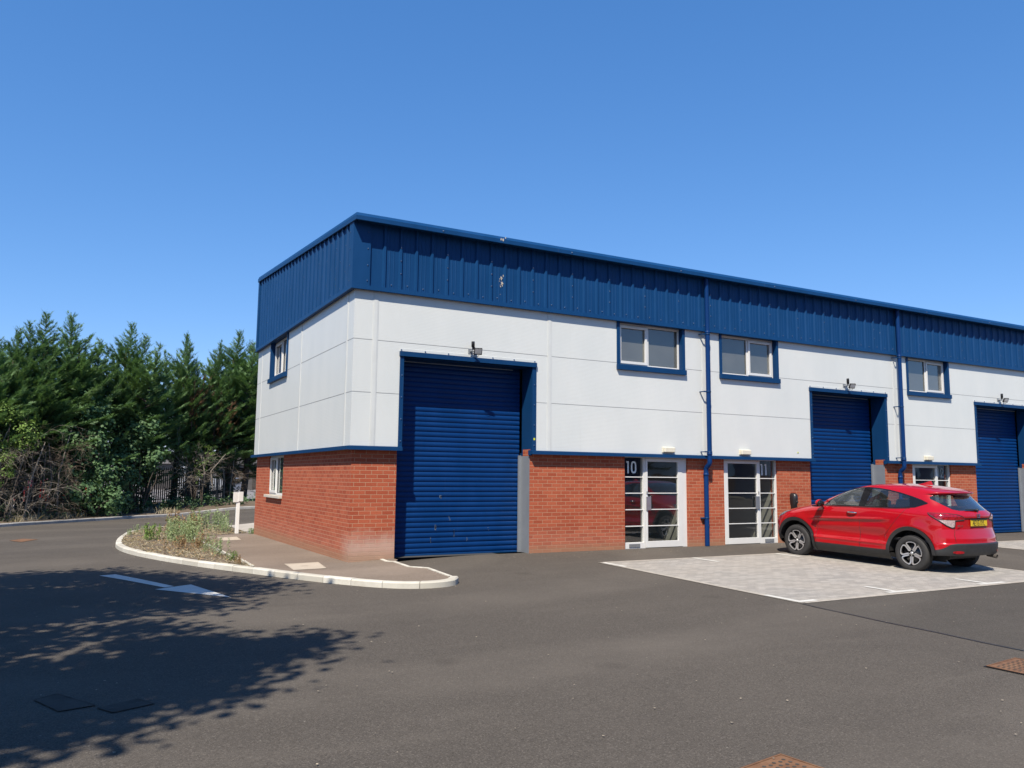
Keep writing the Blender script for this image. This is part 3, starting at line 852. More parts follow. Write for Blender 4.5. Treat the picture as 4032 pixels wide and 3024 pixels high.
# windows: blue pressings, white frame, opening light, panes, grey blinds behind
def window(a, b, left_opens, z0=4.06, z1=5.035, side=False):
    o = []
    start = {}
    def build(name, mb, mat, par=None, **k):
        if side:       # turned onto the end wall: u runs back along the wall
            mb.v = [(y, b + a - x, z) for x, y, z in mb.v]
        return mb.build(name, mat, par if par else B, BO, **k)
    yf = .10
    mb = MB()
    def ring(x0, x1, za, zb, t, y0_, y1_):
        mb.box(x0, x0 + t, y0_, y1_, za, zb); mb.box(x1 - t, x1, y0_, y1_, za, zb); mb.box(x0 + t, x1 - t, y0_, y1_, za, za + t); mb.box(x0 + t, x1 - t, y0_, y1_, zb - t, zb)
    mid = (a + b) / 2 - (.03 if left_opens else -.03)
    ring(a, b, z0, z1, .055, yf, yf + .07); mb.box(mid - .03, mid + .03, yf + .002, yf + .068, z0 + .055, z1 - .055)
    W = build('window', mb, M['upvc'], bevel=.004)
    la, lb = (a + .05, mid - .025) if left_opens else (mid + .025, b - .05)
    mb = MB(); ring(la, lb, z0 + .05, z1 - .05, .06, yf - .022, yf + .05); mb.box((la + lb) / 2 - .13, (la + lb) / 2 + .13, yf - .030, yf - .0221, z1 - .095, z1 - .075)
    build('opening_sash', mb, M['upvc'], W, bevel=.005)
    for (u, v, d) in ((a + .055, mid - .03, left_opens), (mid + .03, b - .055, not left_opens)):
        k = .05 if d else .0
        mb = MB(); ring(u + k, v - k, z0 + .055 + k, z1 - .055 - k, .008, yf + .012, yf + .022); build('gasket', mb, M['gasket'], W)
        mb = MB(); mb.quad((u, yf + .03, z0 + .05), (v, yf + .03, z0 + .05), (v, yf + .03, z1 - .05), (u, yf + .03, z1 - .05)); build('pane', mb, M['glass'], W)
    mb = MB(); mb.box(a - .02, b + .02, yf + .036, yf + .04, z0 + .056, z1 - .056); build('blind', mb, M['blind'], W)
    mb = MB(); p_ = -.028
    if z0 > 3:
        mb.box(a - .078, a - .004, p_, yf + .03, z0 + .003, z1); mb.box(b + .004, b + .078, p_, yf + .03, z0 + .003, z1)
        mb.box(a - .085, b + .085, p_ - .045, yf + .03, z0 - .115, z0 + .001)
        mb.box(a - .06, b + .06, .012, yf + .06, z1 + .001, 5.19)
        build('window_surround', mb, M['trim'], W, bevel=.003)
    return W
for (a, b), lo in zip(WIN, (True, False, False, False)): window(a, b, lo)
window(5.42, 7.25, True, side=True)
W = window(5.605, 7.265, True, 1.035, 2.03, side=True)
mb = MB(); mb.box(-.02, .19, 5.62, 7.40, .965, 1.03); mb.build('sill', M['sillstone'], W, BO, bevel=.006)

# entrance doors: side light, glazed leaf, bars, pull handle, letter plate, numerals
def strokes(mb, ch, x, z, w_, h, t, y):
    if ch == '1':
        mb.box(x + w_ - t, x + w_, y - .003, y, z, z + h); mb.box(x + w_ * .18, x + w_ - t, y - .003, y, z + h - t * .85, z + h)
    elif ch == '0':
        N = 28; o_ = []; i_ = []
        for k in range(N):
            a = 2 * math.pi * k / N; ca = math.copysign(abs(math.cos(a)) ** .75, math.cos(a)); sa = math.copysign(abs(math.sin(a)) ** .6, math.sin(a))
            o_.append((x + w_ / 2 + ca * w_ / 2, z + h / 2 + sa * h / 2)); i_.append((x + w_ / 2 + ca * (w_ / 2 - t), z + h / 2 + sa * (h / 2 - t)))
        vs = [(u, y - .003, v) for u, v in o_ + i_]; mb.add(vs, [(k, (k + 1) % N, N + (k + 1) % N, N + k) for k in range(N)])
    elif ch == '2':
        pts = []
        for k in range(11):
            a = math.pi * (1.0 - k / 10 * 1.15); pts.append((x + w_ / 2 + math.cos(a) * (w_ / 2 - t / 2), z + h - w_ / 2 + math.sin(a) * (w_ / 2 - t / 2)))
        pts += [(x + t * .6, z + t), ]
        for (ax, az), (bx, bz) in zip(pts, pts[1:]):
            y -= .0003; d = Vector((bx - ax, bz - az)).normalized() * t / 2; n_ = Vector((-d.y, d.x))
            mb.quad((ax - d.x - n_.x, y - .003, az - d.y - n_.y), (bx + d.x - n_.x, y - .003, bz + d.y - n_.y), (bx + d.x + n_.x, y - .003, bz + d.y + n_.y), (ax - d.x + n_.x, y - .003, az - d.y + n_.y))
        mb.box(x, x + w_, y - .0045, y - .001, z, z + t)
def door(a, b, mirror, num):
    wd = b - a; yf = .125; par = {}
    X = (lambda u: b - u) if mirror else (lambda u: a + u)
    def bx(mb, u0, u1, y0, y1, z0, z1, m=0):
        p, q = sorted((X(u0), X(u1))); mb.box(p, q, y0, y1, z0, z1, m)
    f1 = .60; l0, l1 = .605, 1.665          # side light width; leaf extents
    if num != '10': l1 = wd - .035
    zf = H(a, 0)
    mb = MB()
    bx(mb, 0, .03, yf - .02, yf + .09, zf, 2.02); bx(mb, f1 - .045, f1, yf - .02, yf + .09, zf, 2.02); bx(mb, l1, wd, yf - .02, yf + .09, zf, 2.02)
    bx(mb, .03, f1 - .045, yf - .018, yf + .09, zf, zf + .135); bx(mb, f1, l1, yf - .02, yf + .09, 2.0, 2.04); bx(mb, .03, f1 - .045, yf - .018, yf + .09, 2.01, 2.04)
    D = P('entrance_door', mb, M['upvc'], bevel=.004)
    bars = (1.574, 1.215, .852, .488)
    for z in bars:
        mb = MB(); bx(mb, .03, f1 - .045, yf + .012, yf + .06, z - .010, z + .010); mb.build('glazing_bar', M['upvc'], D, BO)
    mb = MB(); mb.quad(*[(X(u), yf + .04, z) for u, z in ((.02, zf + .1), (f1 - .03, zf + .1), (f1 - .03, 2.02), (.02, 2.02))]); mb.build('side_light', M['doorglass'], D, BO)
    mb = MB(); bx(mb, l0, l0 + .058, yf - .03, yf + .03, zf + .012, 1.998); bx(mb, l1 - .125, l1 - .003, yf - .03, yf + .03, zf + .012, 1.998); bx(mb, l0 + .058, l1 - .125, yf - .03, yf + .03, zf + .012, zf + .15); bx(mb, l0 + .058, l1 - .125, yf - .03, yf + .03, 1.925, 1.998)
    for z in bars: bx(mb, l0 + .058, l1 - .125, yf - .012, yf + .026, z - .010, z + .010)
    mb.build('door_leaf', M['upvc'], D, BO, bevel=.003)
    mb = MB(); mb.quad(*[(X(u), yf + .01, z) for u, z in ((l0 + .05, zf + .1), (l1 - .1, zf + .1), (l1 - .1, 1.95), (l0 + .05, 1.95))]); mb.build('door_glass', M['doorglass'], D, BO)
    mb = MB(); bx(mb, l0 + .005, l0 + .135, yf - .055, yf - .031, .835, 1.14); bx(mb, l0 + .015, l0 + .035, yf - .052, yf - .031, 1.2, 1.26); mb.build('push_plate', M['silver'], D, BO, bevel=.004)
    mb = MB(); bx(mb, .14, .44, yf - .032, yf - .019, zf + .03, zf + .105); mb.build('letter_plate', M['letterplate'], D, BO, bevel=.003)
    mb = MB(); yy = yf + .036
    if num == '10': x0 = X(.112)
    elif num == '11': x0 = X(.485)
    else: x0 = X(.50)
    cw = .135
    if not num: return
    strokes(mb, num[0], x0 - .01, 1.655, .085, .27, .038, yy); strokes(mb, num[1], x0 + .135 - (.01 if num == '11' else 0), 1.655, .085 if num[1] == '1' else .15, .27, .038, yy)
    mb.build('door_number', M['numeral' if num != '12' else 'numeral_faint'], D, BO)
for (a, b, mir), num in zip(DOORS, ('10', '11', '12', '13')):
    door(a, b, mir, num if num != '13' else '')

# bulkhead lamps over the doors
for x in (7.43, 9.78, 16.79):
    mb = MB(); mb.box(x - .17, x + .17, -.03, .0, 2.128, 2.262); mb.box(x - .15, x + .15, -.10, -.0301, 2.138, 2.252)
    o = P('bulkhead_light', mb, M['cream'], bevel=.02)
# flood lamps over the shutters
for x in (2.47, 13.48, 20.40):
    mb = MB(); Mx = Matrix.Translation((x + .03, -.19, 4.03)) @ Matrix.Rotation(R(-18), 4, 'Z') @ Matrix.Rotation(R(30), 4, 'X')
    mb.obox(Mx, -.08, .08, -.022, .018, -.068, .068)
    F = P('flood_lamp', mb, M['black'], bevel=.004)
    mb = MB(); mb.obox(Mx, -.066, .066, -.025, -.0225, -.042, .056); mb.build('lamp_glass', M['lamp_face'], F, BO)
    mb = MB(); mb.lathe([(0, 0), (.034, 0), (.034, .10), (.03, .11), (0, .11)], (x - .055, -.13, 4.12), (0, 0, 1), 14); mb.lathe([(.022, 0), (.036, .05)], (x - .045, -.12, 4.07), (.1, 0, 1), 12); mb.build('sensor', M['black'], F, BO)
    mb = MB(); mb.tube([(x - .05, 0, 4.045), (x - .05, -.12, 4.045)], .022, 8); mb.box(x - .10, x + .0, -.012, 0, 3.99, 4.1); mb.tube([(x - .05, -.12, 4.045), (x + .03, -.17, 4.04)], .015, 6); mb.build('bracket', M['grey_steel'], F, BO)
    mb = MB(); mb.tube([(x - .06, -.14, 4.0), (x - .03, -.17, 3.93), (x + .03, -.18, 3.92), (x + .06, -.19, 3.97)], .005, 5); mb.build('cable', M['black'], F, BO)

# downpipes
for x in (8.555, 15.555, 22.53):
    mb = MB(); r = .055
    up = [(x - .02, -.155, 6.32), (x, -.145, 5.0), (x, -.145, 2.06), (x, -.145, 1.96)]
    bend = [(x, -.145, 1.93), (x, -.12, 1.88), (x, -.05, 1.83), (x, -.016, 1.78), (x, -.012, 1.70)]
    mb.tube(up + bend + [(x, -.012, .9), (x, -.012, H(x, 0) + .01)], r, 14)
    D = P('downpipe', mb, M['pipe'])
    for z, y in ((4.97, -.145), (2.10, -.145), (1.62, -.012)):
        mb = MB(); mb.lathe([(r + .002, 0), (r + .009, .005), (r + .009, .055), (r + .002, .06)], (x, y, z), (0, 0, 1), 16); mb.build('collar', M['pipe'], D, BO)
    for z, y in ((4.94, -.145), (3.57, -.145), (2.16, -.145), (.63, -.012)):
        mb = MB(); mb.lathe([(r + .001, 0), (r + .007, 0), (r + .007, .03), (r + .001, .03)], (x, y, z), (0, 0, 1), 16); mb.box(x - .14, x - .02, y - .008, y + .01 if y < -.1 else .05, z, z + .03)
        if y < -.1: mb.box(x - .15, x - .12, y, 0.0, z + .004, z + .026)
        mb.build('pipe_bracket', M['trim'], D, BO)

# inside: slab, rear and party walls, lobby linings beside the doors
mb = MB(); mb.quad((.1, .2, .0), (XE - .1, .2, .0), (XE - .1, 8.8, .0), (.1, 8.8, .0)); P('floor_slab', mb, M['infloor'])
mb = MB()
for x in (8.62, 15.6, 22.6):
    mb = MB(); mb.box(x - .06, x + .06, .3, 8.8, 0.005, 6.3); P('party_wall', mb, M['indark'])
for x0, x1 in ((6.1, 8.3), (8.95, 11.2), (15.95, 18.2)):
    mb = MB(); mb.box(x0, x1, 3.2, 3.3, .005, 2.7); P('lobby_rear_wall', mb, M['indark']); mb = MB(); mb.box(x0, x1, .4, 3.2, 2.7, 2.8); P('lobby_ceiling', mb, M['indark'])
for x in (8.10, 10.93, 17.93):
    mb = MB(); mb.box(x, x + .08, .30, 3.2, .005, 2.7); P('lobby_wall', mb, M['inwall'])

# charge point on the brick between door and shutter
T = thing('charging_point', 'black electric car charging point on brick beside the second blue shutter', 'charger', (11.43, 0.06, .86))
mb = MB()
for k, (z, hw, dp) in enumerate(((-.12, .055, .10), (.0, .10, .15), (.12, .135, .2), (.25, .14, .21), (.33, .115, .18), (.365, .06, .12))):
    pass
prof = [(-.12, .04, .08), (.0, .055, .12), (.10, .075, .15), (.22, .085, .165), (.31, .08, .155), (.345, .06, .12), (.36, .02, .08)]
N = 16; vs = []
for z, hw, dp in prof:
    for j in range(N):
        a = math.pi * j / (N - 1); vs.append((math.cos(a) * hw, -dp * math.sin(a) ** .6, z))
mb.add(vs, [(i * N + j, i * N + j + 1, (i + 1) * N + j + 1, (i + 1) * N + j) for i in range(len(prof) - 1) for j in range(N - 1)], 0, True)
mb.build('charger_body', M['black'], T)
mb = MB(); mb.lathe([(0, 0), (.03, 0), (.03, .02), (.02, .024), (0, .024)], (0, -.15, .14), (0, -1, .1), 16); mb.build('socket', M['gasket'], T)
mb = MB(); mb.box(-.04, .04, -.05, -.001, -.72, -.1); mb.build('back_plate', M['iron'], T)
# ------------------------------------------------------------------ the red car
def paint_red():
    m, n, b, _ = newmat('red_paint'); g = NG(n); p = g.coord()
    c = g.ramp(g.noise(p, 2.0, 4, .6), [(.3, (.43, .0035, .010)), (.7, (.48, .0045, .012))])
    c = g.mix(g.ramp(g.noise(p, 7, 6, .7), [(.6, 0.), (.9, .06)]), c, (.42, .10, .09))
    g.link(c, b.inputs['Base Color']); b.inputs['Roughness'].default_value = .34; b.inputs['Metallic'].default_value = .0
    b.inputs['Coat Weight'].default_value = 1.; b.inputs['Coat Roughness'].default_value = .03; b.inputs['Specular IOR Level'].default_value = .12
    return m
M['red'] = paint_red()
M['carblack'] = plain('car_black_plastic', (.026, .027, .029), .55, 0, .15, 8)
M['gloss_black'] = plain('gloss_black', (.012, .012, .013), .12, 0, .1, 3)
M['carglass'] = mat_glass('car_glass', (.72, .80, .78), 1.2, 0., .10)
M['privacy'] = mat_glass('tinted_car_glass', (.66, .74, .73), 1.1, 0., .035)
M['tyre'] = plain('tyre_rubber', (.030, .030, .031), .8, 0, .2, 12)
M['alloy'] = plain('machined_alloy', (.66, .66, .67), .32, .6, .06, 6)
M['alloy_dark'] = plain('alloy_black', (.018, .018, .02), .3, .2, .1, 6)
M['chrome'] = plain('chrome', (.75, .76, .78), .12, 1., .03, 6)
M['tail_red'] = plain('red_lamp_lens', (.30, .004, .010), .12, 0, .6, 26, 1.)
M['tail_clear'] = plain('clear_lamp_lens', (.46, .36, .36), .15, 0, .45, 34, 1.)
M['lamp_dark'] = plain('lamp_housing', (.30, .31, .33), .15, .4, .4, 25, 1.)
M['plate_y'] = plain('number_plate_yellow', (.78, .56, .02), .4, 0, .03, 4)
M['seat'] = plain('seat_fabric', (.032, .032, .034), .9, 0, .2, 10)
M['seat_light'] = plain('sunlit_trim', (.25, .27, .26), .8, 0, .1, 6)

def interp(tab, z):
    if z <= tab[0][0]: return tab[0][1]
    for (a, p), (b, q) in zip(tab, tab[1:]):
        if z <= b: return p + (q - p) * (z - a) / (b - a)
    return tab[-1][1]
def smoothtab(tab):
    """monotone cubic through a table"""
    n = len(tab); xs = [t[0] for t in tab]; ys = [t[1] for t in tab]
    d = [(ys[i + 1] - ys[i]) / (xs[i + 1] - xs[i]) for i in range(n - 1)]
    m = [d[0]] + [0 if d[i - 1] * d[i] <= 0 else 2 * d[i - 1] * d[i] / (d[i - 1] + d[i]) for i in range(1, n - 1)] + [d[-1]]
    def f(z):
        z = min(xs[-1], max(xs[0], z)); i = 0
        while i < n - 2 and z > xs[i + 1]: i += 1
        h = xs[i + 1] - xs[i]; t = (z - xs[i]) / h
        return ys[i] * (1 + 2 * t) * (1 - t) ** 2 + m[i] * h * t * (1 - t) ** 2 + ys[i + 1] * t * t * (3 - 2 * t) + m[i + 1] * h * t * t * (t - 1)
    return f
XF = smoothtab([(.18, 3.16), (.24, 3.30), (.36, 3.40), (.50, 3.445), (.66, 3.45), (.80, 3.40), (.90, 3.29), (.97, 3.12), (1.02, 2.95), (1.06, 2.75), (1.10, 2.54), (1.135, 2.36), (1.16, 2.27),
                (1.25, 2.07), (1.35, 1.845), (1.45, 1.60), (1.52, 1.38), (1.56, 1.19), (1.585, .98), (1.60, .72), (1.607, .52)])
XR = smoothtab([(.18, -.60), (.25, -.70), (.33, -.80), (.42, -.845), (.555, -.86), (.575, -.835), (.66, -.825), (.74, -.80), (.85, -.775), (.99, -.775), (1.05, -.785), (1.10, -.765), (1.145, -.725),
                (1.20, -.675), (1.30, -.575), (1.40, -.47), (1.428, -.44), (1.442, -.50), (1.46, -.54), (1.478, -.528), (1.50, -.47), (1.53, -.34), (1.56, -.13), (1.585, .12), (1.60, .38), (1.607, .50)])
WD = smoothtab([(.18, .77), (.26, .845), (.36, .872), (.50, .865), (.64, .868), (.76, .878), (.88, .886), (.97, .886), (1.04, .876), (1.10, .858), (1.14, .835), (1.20, .808), (1.30, .762), (1.40, .715), (1.47, .675),
                (1.52, .635), (1.55, .59), (1.575, .52), (1.592, .42), (1.602, .27), (1.607, .06)])
AF = smoothtab([(.18, .62), (.60, .62), (.90, .72), (1.05, 1.05), (1.14, .75), (1.25, .40), (1.5, .40), (1.607, .30)])
AR = smoothtab([(.18, .42), (.55, .40), (.60, .40), (.85, .42), (1.10, .46), (1.20, .44), (1.35, .40), (1.46, .34), (1.55, .50), (1.607, .3)])
NFt = 2.35; NRt = 2.6
def outline(z, N=150):
    """half outline of the body at height z, rear centre -> side -> front centre"""
    xf, xr, wd, af, ar = XF(z), XR(z), WD(z), AF(z), AR(z)
    L = xf - xr
    if af + ar > .92 * L: k = .92 * L / (af + ar); af *= k; ar *= k
    pts = []
    K = 60
    for i in range(K + 1):
        t = math.pi / 2 * i / K
        c, s = math.cos(t) ** (2 / NRt), math.sin(t) ** (2 / NRt)
        pts.append((xr + ar * (1 - c), wd * s))
    x1, x2 = xr + ar, xf - af
    for i in range(1, 40): pts.append((x1 + (x2 - x1) * i / 40, wd))
    for i in range(K + 1):
        t = math.pi / 2 * (1 - i / K)
        c, s = math.cos(t) ** (2 / NFt), math.sin(t) ** (2 / NFt)
        pts.append((xf - af * (1 - c), wd * s))
    # plan taper of the cabin towards the tail, gentle barrel shape below, door and shoulder pressings
    out = []
    for x, y in pts:
        t = max(0., (.9 - x) / 1.6); cab = smooth((z - 1.05) / .2)
        y *= 1 - .14 * cab * t ** 2 - .018 * (max(0, 1.0 - x) / 1.8) ** 2
        side = smooth((y / max(wd, .01) - .8) / .15)
        sx = smooth((x - .35) / .3) * smooth((2.35 - x) / .3)
        y -= side * sx * (  .024 * math.exp(-((z - .60) / .10) ** 2) - .024 * math.exp(-((z - .46) / .022) ** 2) + .014 * math.exp(-((z - (.80 + .05 * (1.6 - x))) / .05) ** 2) - .020 * math.exp(-((z - (.90 + .05 * (1.0 - x))) / .022) ** 2))
        for cx in (0., 2.61):       # flared arches
            d = math.hypot(x - cx, z - .33); y += side * .022 * math.exp(-((d - .50) / .10) ** 2) * smooth((z - .25) / .2)
        out.append((x, y))
    # resample by arc length
    d = [0.]
    for a, b in zip(out, out[1:]): d.append(d[-1] + math.dist(a, b))
    res = []; j = 0
    for i in range(N + 1):
        s = d[-1] * i / N
        while j < len(d) - 2 and d[j + 1] < s: j += 1
        t = (s - d[j]) / max(1e-9, d[j + 1] - d[j]); res.append((out[j][0] + (out[j + 1][0] - out[j][0]) * t, out[j][1] + (out[j + 1][1] - out[j][1]) * t))
    return res
def side_y(x, z):
    o = outline(z, 220); k = [p for p in o]
    for a, b in zip(k, k[1:]):
        if a[0] <= x <= b[0] and b[0] > a[0]: return a[1] + (b[1] - a[1]) * (x - a[0]) / (b[0] - a[0])
    return k[len(k) // 2][1]

ZL = sorted(set([round(.18 + i * .02, 4) for i in range(64)] + [.555, .565, .575, 1.428, 1.435, 1.442, 1.451, 1.478, 1.47, 1.51, 1.53, 1.545, 1.555, 1.565, 1.575, 1.585, 1.592, 1.598, 1.602, 1.605, 1.607]))
ZL = [z for z in ZL if z <= 1.607]
NS = 150
GR = np.array([[(x, y, z) for x, y in outline(z, NS)] for z in ZL])
du = np.gradient(GR, axis=1); dv = np.gradient(GR, axis=0)
NR = np.cross(dv, du); NR /= np.maximum(1e-9, np.linalg.norm(NR, axis=2, keepdims=True))
if NR[30, 75, 1] < 0: NR = -NR
NR[:, 0, 1] = 0; NR[:, -1, 1] = 0
NR /= np.maximum(1e-9, np.linalg.norm(NR, axis=2, keepdims=True))
# each skin vertex: position, normal, q (runs round the rear corner)
def qv(p): return p[0] - max(0., .84 - p[1]) * (1. if p[0] < .2 else 0.)
FACES = []
for i in range(len(ZL) - 1):
    for j in range(NS):
        f = []
        for a, b in ((i, j), (i, j + 1), (i + 1, j + 1), (i + 1, j)):
            p = GR[a, b]; f.append((*p, *NR[a, b], qv(p)))
        FACES.append(f)
def clip(face, fn):
    """splits a face by the sign of fn -> (inside, outside)"""
    v = [fn(p) for p in face]
    if min(v) >= -1e-9: return face, None
    if max(v) <= 1e-9: return None, face
    ins, out = [], []
    n = len(face)
    for k in range(n):
        a, b = face[k], face[(k + 1) % n]; va, vb = v[k], v[(k + 1) % n]
        (ins if va >= 0 else out).append(a)
        if (va >= 0) != (vb >= 0):
            t = va / (va - vb); m_ = tuple(p + (q - p) * t for p, q in zip(a, b)); ins.append(m_); out.append(m_)
    return (ins if len(ins) > 2 else None), (out if len(out) > 2 else None)
def carve(faces, poly, proj, cond=lambda c: True):
    """faces inside the outline poly (in proj coordinates), and the rest"""
    tris = [[poly[i] for i in t] for t in geometry.tessellate_polygon([[Vector((*p, 0)) for p in poly]])]
    bx0 = min(p[0] for p in poly); bx1 = max(p[0] for p in poly); by0 = min(p[1] for p in poly); by1 = max(p[1] for p in poly)
    cand = []; rest = []
    for f in faces:
        u = [proj(p) for p in f]; c = [sum(k) / len(f) for k in zip(*[p[:3] for p in f])]
        if max(p[0] for p in u) < bx0 or min(p[0] for p in u) > bx1 or max(p[1] for p in u) < by0 or min(p[1] for p in u) > by1 or not cond(c): rest.append(f)
        else: cand.append(f)
    got = []
    for t in tris:
        (ax, ay), (bx, by), (cx, cy) = t
        if (bx - ax) * (cy - ay) - (by - ay) * (cx - ax) < 0: t = t[::-1]
        nxt = []
        for f in cand:
            cur = f; outs = []
            for k in range(3):
                (x0, y0), (x1, y1) = t[k], t[(k + 1) % 3]
                L_ = math.hypot(x1 - x0, y1 - y0) or 1
                fn = lambda p: ((x1 - x0) * (proj(p)[1] - y0) - (y1 - y0) * (proj(p)[0] - x0)) / L_
                i_, o_ = clip(cur, fn)
                if o_ is not None: outs.append(o_)
                cur = i_
                if cur is None: break
            if cur is not None: got.append(cur); nxt += outs
            else: nxt.append(f)
        cand = nxt
    return got, rest + cand
XZ = lambda p: (p[0], p[2]); YZ = lambda p: (p[1], p[2]); QZ = lambda p: (p[6], p[2])
def circ(cx, cz, r, z0=.10, n=40):
    """arch outline: circle cut off below"""
    pts = [(cx + r * math.cos(a), cz + r * math.sin(a)) for a in [math.pi * k / n for k in range(n + 1)]]
    return [(cx + r, z0)] + pts + [(cx - r, z0)]
isside = lambda c: c[1] > .5
F_ = FACES
cut, F_ = carve(F_, circ(2.61, .335, .425), XZ, isside)
cut, F_ = carve(F_, circ(0, .335, .425), XZ, isside)
cut, F_ = carve(F_, [(-2.3, .05), (-.36, .05), (-.40, .345), (-.60, .355), (-2.3, .355)], QZ, lambda c: c[0] < .0)
arch, F_ = carve(F_, circ(2.61, .335, .492, .18), XZ, isside)
a2, F_ = carve(F_, circ(0, .335, .492, .18), XZ, isside)
sill, F_ = carve(F_, [(.30, .10), (2.3, .10), (2.3, .352), (.30, .352)], XZ, isside)
bump, F_ = carve(F_, [(-2.2, .10), (-.40, .10), (-.40, .44), (-.52, .452), (-.66, .50), (-.78, .555), (-.95, .572), (-2.2, .572)], QZ, lambda c: c[0] < .0)
fb, F_ = carve(F_, [(2.95, .1), (3.6, .1), (3.6, .335), (2.95, .335)], XZ, lambda c: c[0] > 2.9)
grille, F_ = carve(F_, [(-.05, .70), (.40, .72), (.56, .82), (.50, .85), (-.05, .80)], YZ, lambda c: c[0] > 2.6)
head, F_ = carve(F_, [(.44, .835), (.62, .80), (.74, .80), (.83, .86), (.80, .955), (.66, .93), (.5, .88)], YZ, lambda c: c[0] > 2.2 and c[2] < 1.0)
DLO = [(1.96, 1.108), (1.80, 1.225), (1.53, 1.405), (1.38, 1.468), (1.22, 1.503), (1.0, 1.521), (.78, 1.512), (.55, 1.488), (.30, 1.445), (.06, 1.387), (-.14, 1.327), (-.268, 1.272), (-.255, 1.255), (-.05, 1.176), (.30, 1.146), (1.06, 1.128)]
dlo, F_ = carve(F_, DLO, XZ, lambda c: c[1] > .35)
g1, dlo = carve(dlo, [(1.86, 1.130), (1.75, 1.232), (1.50, 1.402), (1.36, 1.455), (1.20, 1.488), (1.075, 1.497), (1.105, 1.146)], XZ)
g2, dlo = carve(dlo, [(.90, 1.500), (.77, 1.492), (.55, 1.466), (.30, 1.421), (.10, 1.376), (.055, 1.19), (.30, 1.166), (.965, 1.148)], XZ)
g3, dlo = carve(dlo, [(.03, 1.352), (-.12, 1.308), (-.215, 1.268), (-.06, 1.202), (-.005, 1.196)], XZ)
rw, F_ = carve(F_, [(-.02, 1.148), (.42, 1.152), (.53, 1.172), (.60, 1.25), (.655, 1.345), (.64, 1.385), (.58, 1.415), (-.02, 1.427)], YZ, lambda c: c[0] < -.2)
ws, F_ = carve(F_, [(-.02, 1.165), (.60, 1.165), (.70, 1.195), (.66, 1.30), (.605, 1.42), (.56, 1.475), (.48, 1.515), (-.02, 1.53)], YZ, lambda c: c[0] > 1.25)
tr, F_ = carve(F_, [(-.33, 1.097), (-.48, 1.103), (-.75, 1.098), (-1.0, 1.078), (-1.14, 1.045), (-1.215, 1.0), (-.93, .985), (-.52, .992)], QZ, lambda c: c[0] < 0)
tc, F_ = carve(F_, [(-.525, .989), (-.93, .982), (-.925, .90), (-.90, .862), (-.86, .853), (-.72, .895)], QZ, lambda c: c[0] < 0)
strip, F_ = carve(F_, [(-.02, 1.002), (.47, 1.002), (.47, 1.022), (-.02, 1.022)], YZ, lambda c: c[0] < -.6)
fd, F_ = carve(F_, [(1.078, .352), (2.075, .352), (2.10, .50), (2.03, .78), (2.02, 1.06), (1.965, 1.108), (1.06, 1.128)], XZ, isside)
rd, F_ = carve(F_, [(1.066, .352), (1.048, 1.128), (.10, 1.158), (.165, 1.05), (.30, .90), (.52, .62), (.56, .352)], XZ, isside)

CAR = thing('parked_car', 'red five-door crossover car with black lower trim parked nose-in on the grey paved bay', 'car', (10.199, -4.590, -.105), 0)
_pit = math.atan(.022); _yaw = -.03993
_fw = Vector((math.sin(_yaw) * math.cos(_pit), math.cos(_yaw) * math.cos(_pit), math.sin(_pit))); _lf = Vector((-math.cos(_yaw), math.sin(_yaw), 0)); _up = _fw.cross(_lf)
CAR.matrix_world = Matrix(((_fw.x, _lf.x, _up.x, 10.199), (_fw.y, _lf.y, _up.y, -4.590), (_fw.z, _lf.z, _up.z, H(10.2, -4.59) - .022), (0, 0, 0, 1)))
def skin(name, faces, mat, parent=CAR, sides=(1, -1), lift=0.0, back=True):
    """mesh of skin faces (left half and / or mirrored right half) with the shell's own normals"""
    idx = {}; vs = []; ns = []; fs = []
    for s in sides:
        for f in faces:
            ids = []
            for p in f:
                k = (round(p[0], 4), round(p[1] * s, 4), round(p[2], 4))
                if k not in idx:
                    idx[k] = len(vs); nn = Vector((p[3], p[4] * s, p[5])).normalized(); ns.append(nn)
                    vs.append((p[0] + nn.x * lift, p[1] * s + nn.y * lift, p[2] + nn.z * lift))
                if not ids or ids[-1] != idx[k]: ids.append(idx[k])
            if ids and ids[0] == ids[-1]: ids = ids[:-1]
            if len(set(ids)) < 3 or len(set(ids)) != len(ids): continue
            fs.append(tuple(ids) if s < 0 else tuple(ids[::-1]))
    mb = MB(); mb.add(vs, fs, 0, True)
    return mb.build(name, mat, parent, None, normals=ns)
body = skin('body', F_, M['red'])
for s in (1, -1):
    d1 = skin('front_door', fd, M['red'], CAR, (s,)); d2 = skin('rear_door', rd, M['red'], CAR, (s,))
    mb = MB()
    for dz, hx0, hx1 in ((1.008, 1.105, 1.335),):
        pts = []; k = 9
        for i in range(k):
            t = i / (k - 1); x = hx0 + (hx1 - hx0) * t; yy = side_y(x, dz) + .004 + .038 * math.sin(math.pi * t) ** .45; pts.append((x, s * yy, dz + .006 * math.sin(math.pi * t)))
        mb.tube(pts, [.008 + .010 * math.sin(math.pi * i / (k - 1)) ** .6 for i in range(k)], 8)
    mb.build('handle', M['chrome'], d1)
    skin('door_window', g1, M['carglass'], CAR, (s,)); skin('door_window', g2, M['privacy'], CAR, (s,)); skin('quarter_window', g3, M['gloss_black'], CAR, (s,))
    skin('window_frame', dlo, M['gloss_black'], CAR, (s,), .002)
    skin('wheel_arch_trim', arch, M['carblack'], CAR, (s,), .014); skin('wheel_arch_trim', a2, M['carblack'], CAR, (s,), .014)
    skin('sill_trim', sill, M['carblack'], CAR, (s,), .006)
    t_ = skin('tail_light', tr, M['tail_red'], CAR, (s,), .008); skin('reverse_lens', tc, M['tail_clear'], t_, (s,), .008)
    skin('headlight', head, M['lamp_dark'], CAR, (s,), .003)
skin('rear_bumper', bump, M['carblack'], CAR, (1, -1), .006)
